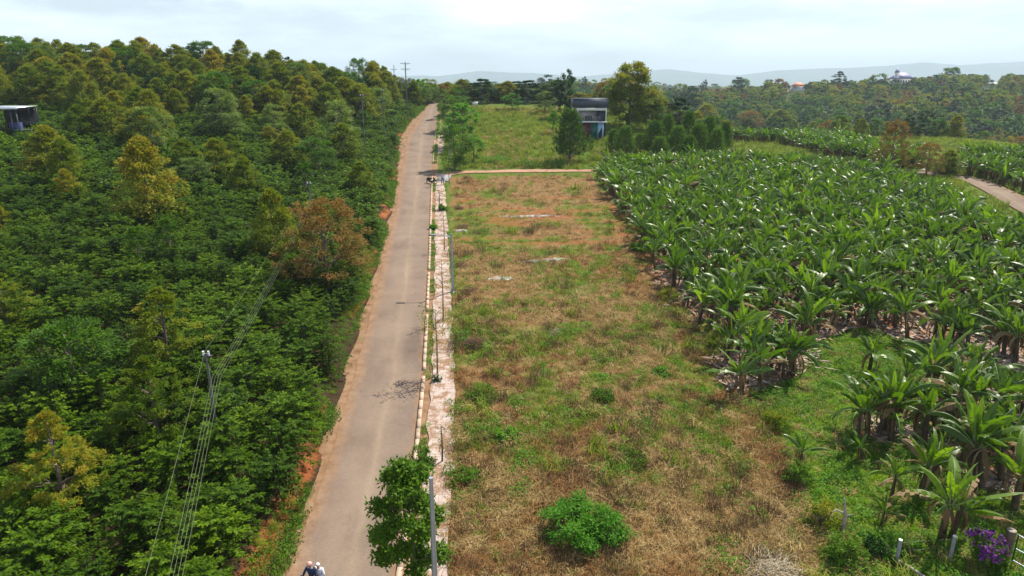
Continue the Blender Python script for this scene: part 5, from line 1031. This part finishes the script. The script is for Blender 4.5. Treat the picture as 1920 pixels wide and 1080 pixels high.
def person(label, loc, rz, J, shirt, trousers, head=None, headm=None, sleeves=True):
    """J: pelvis, chest, neck, head, and L/R shoulder, elbow, wrist, hip, knee, ankle, toe"""
    t = thing('person', label, 'person', loc, rz); g = lambda k, r: (*J[k], r)
    ch = [[g('pelvis', .135), (*lerp3(J['pelvis'], J['chest'], .5), .125), g('chest', .15), (*lerp3(J['chest'], J['neck'], .7), .09), g('neck', .055), (*lerp3(J['neck'], J['head'], .45), .075), g('head', .098), (J['head'][0], J['head'][1] - .01, J['head'][2] + .09, .075)]]
    for s in 'LR':
        sg = -1 if s == 'L' else 1
        ch.append([g('chest', .1), g(s + 'sho', .062), g(s + 'elb', .043), g(s + 'wri', .029)])
        wv, ev = Vector(J[s + 'wri']), Vector(J[s + 'elb']); d = (wv - ev).normalized(); side = d.cross(Vector((0, 0, 1))); side = side.normalized() if side.length > .1 else Vector((0, 1, 0)); dn = Vector((0, 0, -.3))
        palm = wv + d * .075; ch.append([(*wv, .03), (*palm, .034)])
        for i, (off, ln) in enumerate(((-.027, .072), (-.009, .082), (.009, .076), (.027, .06))):
            b = palm + side * off + d * .02; m_ = b + d * ln * .5 + dn * .02; e = m_ + d * ln * .4 + dn * .09; ch.append([(*palm, .03), (*b, .010), (*m_, .009), (*e, .008)])
        th = wv + d * .03 + side * (-.038 * sg); ch.append([(*wv, .03), (*th, .012), (*(th + d * .035 + side * (-.01 * sg)), .010)])
        ch.append([g('pelvis', .12), g(s + 'hip', .088), g(s + 'kne', .058), g(s + 'ank', .038), g(s + 'toe', .03)])
    nose = Vector(J['head']) + Vector((0, -.1, -.01)); ch.append([g('head', .09), (*nose, .016)])
    skin_obj('body', ch, M_skin, t)
    sh = [[(*lerp3(J['pelvis'], J['chest'], .05), .15), (*lerp3(J['pelvis'], J['chest'], .5), .15), g('chest', .172), (*lerp3(J['chest'], J['neck'], .65), .10)]]
    for s in 'LR': sh.append([g('chest', .1), g(s + 'sho', .082), (*lerp3(J[s + 'sho'], J[s + 'elb'], .5), .068), g(s + 'elb', .058)] + ([(*lerp3(J[s + 'elb'], J[s + 'wri'], .85), .044)] if sleeves else []))
    skin_obj('shirt', sh, shirt, t)
    tr = [[(*lerp3(J['pelvis'], J['chest'], .1), .14), g('pelvis', .155)]]
    for s in 'LR': tr.append([g('pelvis', .12), g(s + 'hip', .105), (*lerp3(J[s + 'hip'], J[s + 'kne'], .6), .085), g(s + 'kne', .074), (*lerp3(J[s + 'kne'], J[s + 'ank'], .9), .058)])
    skin_obj('trousers', tr, trousers, t)
    for s in 'LR':
        q = MB(); a, b = Vector(J[s + 'ank']), Vector(J[s + 'toe']); d = (b - a); d.z = 0; d = d.normalized(); q.tube([tuple(a - d * .05 + Vector((0, 0, -.05))), tuple(a + d * .08 + Vector((0, 0, -.05))), tuple(a + d * .17 + Vector((0, 0, -.06)))], [.045, .048, .028], 8); part('shoe', q, M_black, t, True)
    H_ = Vector(J['head']); hm = bmesh.new(); bmesh.ops.create_uvsphere(hm, u_segments=16, v_segments=10, radius=.125 if head == 'helmet' else .108)
    for v_ in list(hm.verts):
        if v_.co.z < -.02 and v_.co.y < .04: hm.verts.remove(v_)
    me = bpy.data.meshes.new(head or 'hair'); hm.to_mesh(me); hm.free(); me.materials.append(headm or M_black)
    for p_ in me.polygons: p_.use_smooth = True
    o = link(head or 'hair', me, t, H_ + Vector((0, .008, .03))); so = o.modifiers.new('thick', 'SOLIDIFY'); so.thickness = .012
    return t
def scooter(label, loc, rz, bodym):
    t = thing('scooter', label, 'scooter', loc, rz)      # front points to -Y
    for y in (-.62, .62):
        w_ = MB(); th = np.linspace(0, 2 * math.pi, 25); w_.tube([(0, y + .235 * math.cos(a), .28 + .235 * math.sin(a)) for a in th], .045, 8, cap=False); wo_ = part('wheel', w_, M_rubber, t, True)
        r_ = MB(); r_.tube([(-.03, y, .28), (.03, y, .28)], .05, 8)
        for k in range(5): a = k * 1.2566; r_.tube([(0, y, .28), (0, y + .2 * math.cos(a), .28 + .2 * math.sin(a))], .014, 5)
        r_.tube([(0, y + .195 * math.cos(a), .28 + .195 * math.sin(a)) for a in th], .014, 5, cap=False); part('rim', r_, M_chrome, wo_)
    b = MB(); b.tube([(0, -.56, .62), (0, -.44, .85), (0, -.36, .98)], [.11, .15, .09], 8); b.tube([(0, -.4, .6), (0, -.3, .36), (0, 0, .30), (0, .22, .42), (0, .45, .62), (0, .78, .72)], [.12, .13, .14, .15, .14, .06], 8); part('body', b, bodym, t, True)
    b = MB(); b.tube([(0, -.88, .5), (0, -.72, .60), (0, -.52, .56)], [.05, .07, .06], 7); b.tube([(0, .5, .56), (0, .8, .6), (0, .9, .5)], [.07, .07, .04], 7); part('fender', b, bodym, t, True)
    b = MB(); b.tube([(0, -.08, .74), (0, .2, .77), (0, .55, .80), (0, .72, .79)], [.10, .14, .13, .07], 8); part('seat', b, M_black, t, True)
    b = MB(); b.tube([(-.05, -.62, .28), (-.05, -.5, .62)], .025, 6); b.tube([(.05, -.62, .28), (.05, -.5, .62)], .025, 6); part('fork', b, M_steel, t)
    b = MB(); b.tube([(-.33, -.22, 1.0), (-.16, -.34, 1.02), (0, -.38, 1.0), (.16, -.34, 1.02), (.33, -.22, 1.0)], .02, 6); hb_ = part('handlebar', b, M_steel, t)
    for s in (-1, 1):
        q = MB(); q.tube([(s * .2, -.32, 1.02), (s * .27, -.34, 1.2)], .008, 4); q.tube([(s * .27, -.35, 1.2), (s * .27, -.325, 1.2)], .06, 10); part('mirror', q, M_black, hb_)
    q = MB(); q.tube([(0, -.56, .86), (0, -.50, .87)], [.07, .08], 12); part('headlight', q, M_white, t); q = MB(); q.tube([(.16, .1, .28), (.17, .55, .32), (.17, .85, .38)], [.03, .05, .045], 8); part('exhaust', q, M_steel, t)
    q = MB(); q.tube([(0, .9, .70), (0, .93, .70)], .045, 8); part('tail_light', q, plain('red lens', (.5, .01, .01), .2), t); return t
M_navy = plain('navy cloth', (.015, .035, .09), .85); M_whcl = plain('white cloth', (.72, .72, .80), .85); M_jean = plain('blue denim', (.04, .09, .25), .85); M_dkcl = plain('dark cloth', (.03, .025, .035), .85); M_pink = plain('pale pink helmet', (.75, .38, .34), .25); M_lvcl = plain('pale lavender cloth', (.50, .50, .68), .85); M_whh = plain('white hood', (.72, .72, .74), .6)
def seated(dy, dx, reach):
    J = {'pelvis': (dx, .12 + dy, .92), 'chest': (dx, .02 + dy, 1.30), 'neck': (dx, -.02 + dy, 1.48), 'head': (dx, -.06 + dy, 1.64)}
    for s, g in (('L', -1), ('R', 1)):
        J.update({s + 'sho': (dx + g * .19, .02 + dy, 1.41), s + 'elb': (dx + g * .30, -.06 + dy * .9, 1.16), s + 'wri': reach(g), s + 'hip': (dx + g * .12, .06 + dy, .88), s + 'kne': (g * .2 + dx, -.24 + dy * 1.0, .72), s + 'ank': (g * .17 + dx, -.12 + dy * 1.0, .38), s + 'toe': (g * .17 + dx, -.24 + dy * 1.0, .33)})
    return J
bl = cast(581, 1062, lambda x, y: P(y) + 1.34); bz = P(bl.y + .05) + .06
sl = Vector((bl.x, bl.y + .05, float(bz))); rz = R(-14)
g0_ = scooter('dark scooter ridden by two people at the bottom of the road', sl, rz, M_steel)
g1_ = person('rider in navy jacket and pale pink helmet steering the scooter', sl, rz, seated(0, 0, lambda g: (g * .30, -.22, 1.04)), M_navy, M_dkcl, 'helmet', M_pink)
g2_ = person('passenger in white hooded jacket behind the scooter rider', sl, rz, seated(.24, .28, lambda g: (.08 + g * .16, .18, 1.08)), M_whcl, M_dkcl, 'hood', M_whh)
for q_ in (g0_, g1_, g2_): q_.scale = (.82, .82, .82)
g2_.scale = (.76, .76, .74)
ps = G(809, 345); scooter('black scooter parked alone at the road edge by the concrete pad', ps + Vector((0, 0, .03)), R(62), M_black)
st = {'pelvis': (0, 0, .90), 'chest': (0, -.01, 1.26), 'neck': (0, -.01, 1.44), 'head': (0, -.03, 1.60)}
for s, g in (('L', -1), ('R', 1)): st.update({s + 'sho': (g * .18, 0, 1.37), s + 'elb': (g * .24, .02, 1.10), s + 'wri': (g * .20, -.12, .90), s + 'hip': (g * .10, 0, .84), s + 'kne': (g * .12, -.02, .48), s + 'ank': (g * .13, 0, .08), s + 'toe': (g * .14, -.13, .05)})
pp = G(830, 347); pp.z = gz(pp.x, pp.y) + .11
person('person in pale lavender shirt and blue jeans standing on the concrete pad', pp, R(20), st, M_lvcl, M_jean)

# ------------------------------------------------------------------ mountains and haze
def mountains(name, D, prof, seed, mat):
    mb = MB(); xs = np.linspace(-8500, 8500, 300); y0 = D; pp_ = 960 + 1280 * xs / (D * CP); top = np.interp(pp_, *zip(*prof)); top = top + (fbm(xs, 0 * xs, 1100, seed, 4) - .5) * 7
    v = (top - 540) / 1280; zt = -(SP + v * CP) / (CP - v * SP) * D; V = []; rows = 12
    for j in range(rows + 1):
        f = j / rows; yy = y0 - 1000 + 1900 * f; k = 1 - abs(f - .526) / .53; zz = -60 + (zt + 60) * np.clip(k, 0, 1) ** .8 + (fbm(xs, 0 * xs + yy, 500, seed + 9, 3) - .5) * 80 * (k < .95) * (k > .05); V.append(np.stack([xs, yy + 0 * xs, zz], 1))
    nx = len(xs); V = np.vstack(V); i, j = np.meshgrid(np.arange(rows), np.arange(nx - 1), indexing='ij'); i = i.ravel(); j = j.ravel(); mb.add(V, np.stack([i * nx + j, i * nx + j + 1, (i + 1) * nx + j + 1, (i + 1) * nx + j], 1)); tag(part(name, mb, mat, smooth=True), kind='structure')
M_mt = plain('forested mountain', (.05, .09, .06), .95, var=.3, scale=.004)
mountains('mountains', 9000, [(-900, 150), (600, 140), (820, 142), (900, 132), (1000, 136), (1090, 145), (1180, 136), (1250, 128), (1310, 136), (1380, 141), (1450, 132), (1520, 128), (1620, 124), (1720, 116), (1790, 122), (1850, 116), (1920, 113), (2400, 120), (3500, 150)], 3, M_mt)
hz = bpy.data.meshes.new('haze'); b_ = bmesh.new(); bmesh.ops.create_cube(b_, size=1, matrix=Matrix.Translation((0, 5600, 125)) @ Matrix.Diagonal((33000, 11500, 410, 1))); b_.to_mesh(hz); b_.free()
o = link('haze', hz); tag(o, kind='stuff', label='thin pale blue haze filling the air over the valley', cat='haze')
m = bpy.data.materials.new('haze'); m.use_nodes = True; n_ = m.node_tree; n_.nodes.clear(); oo = n_.nodes.new('ShaderNodeOutputMaterial'); pv = n_.nodes.new('ShaderNodeVolumePrincipled')
pv.inputs['Color'].default_value = (.70, .87, 1, 1); pv.inputs['Density'].default_value = .00017; pv.inputs['Anisotropy'].default_value = .1; n_.links.new(pv.outputs[0], oo.inputs['Volume']); hz.materials.append(m)
print('objects', len(SC.objects))
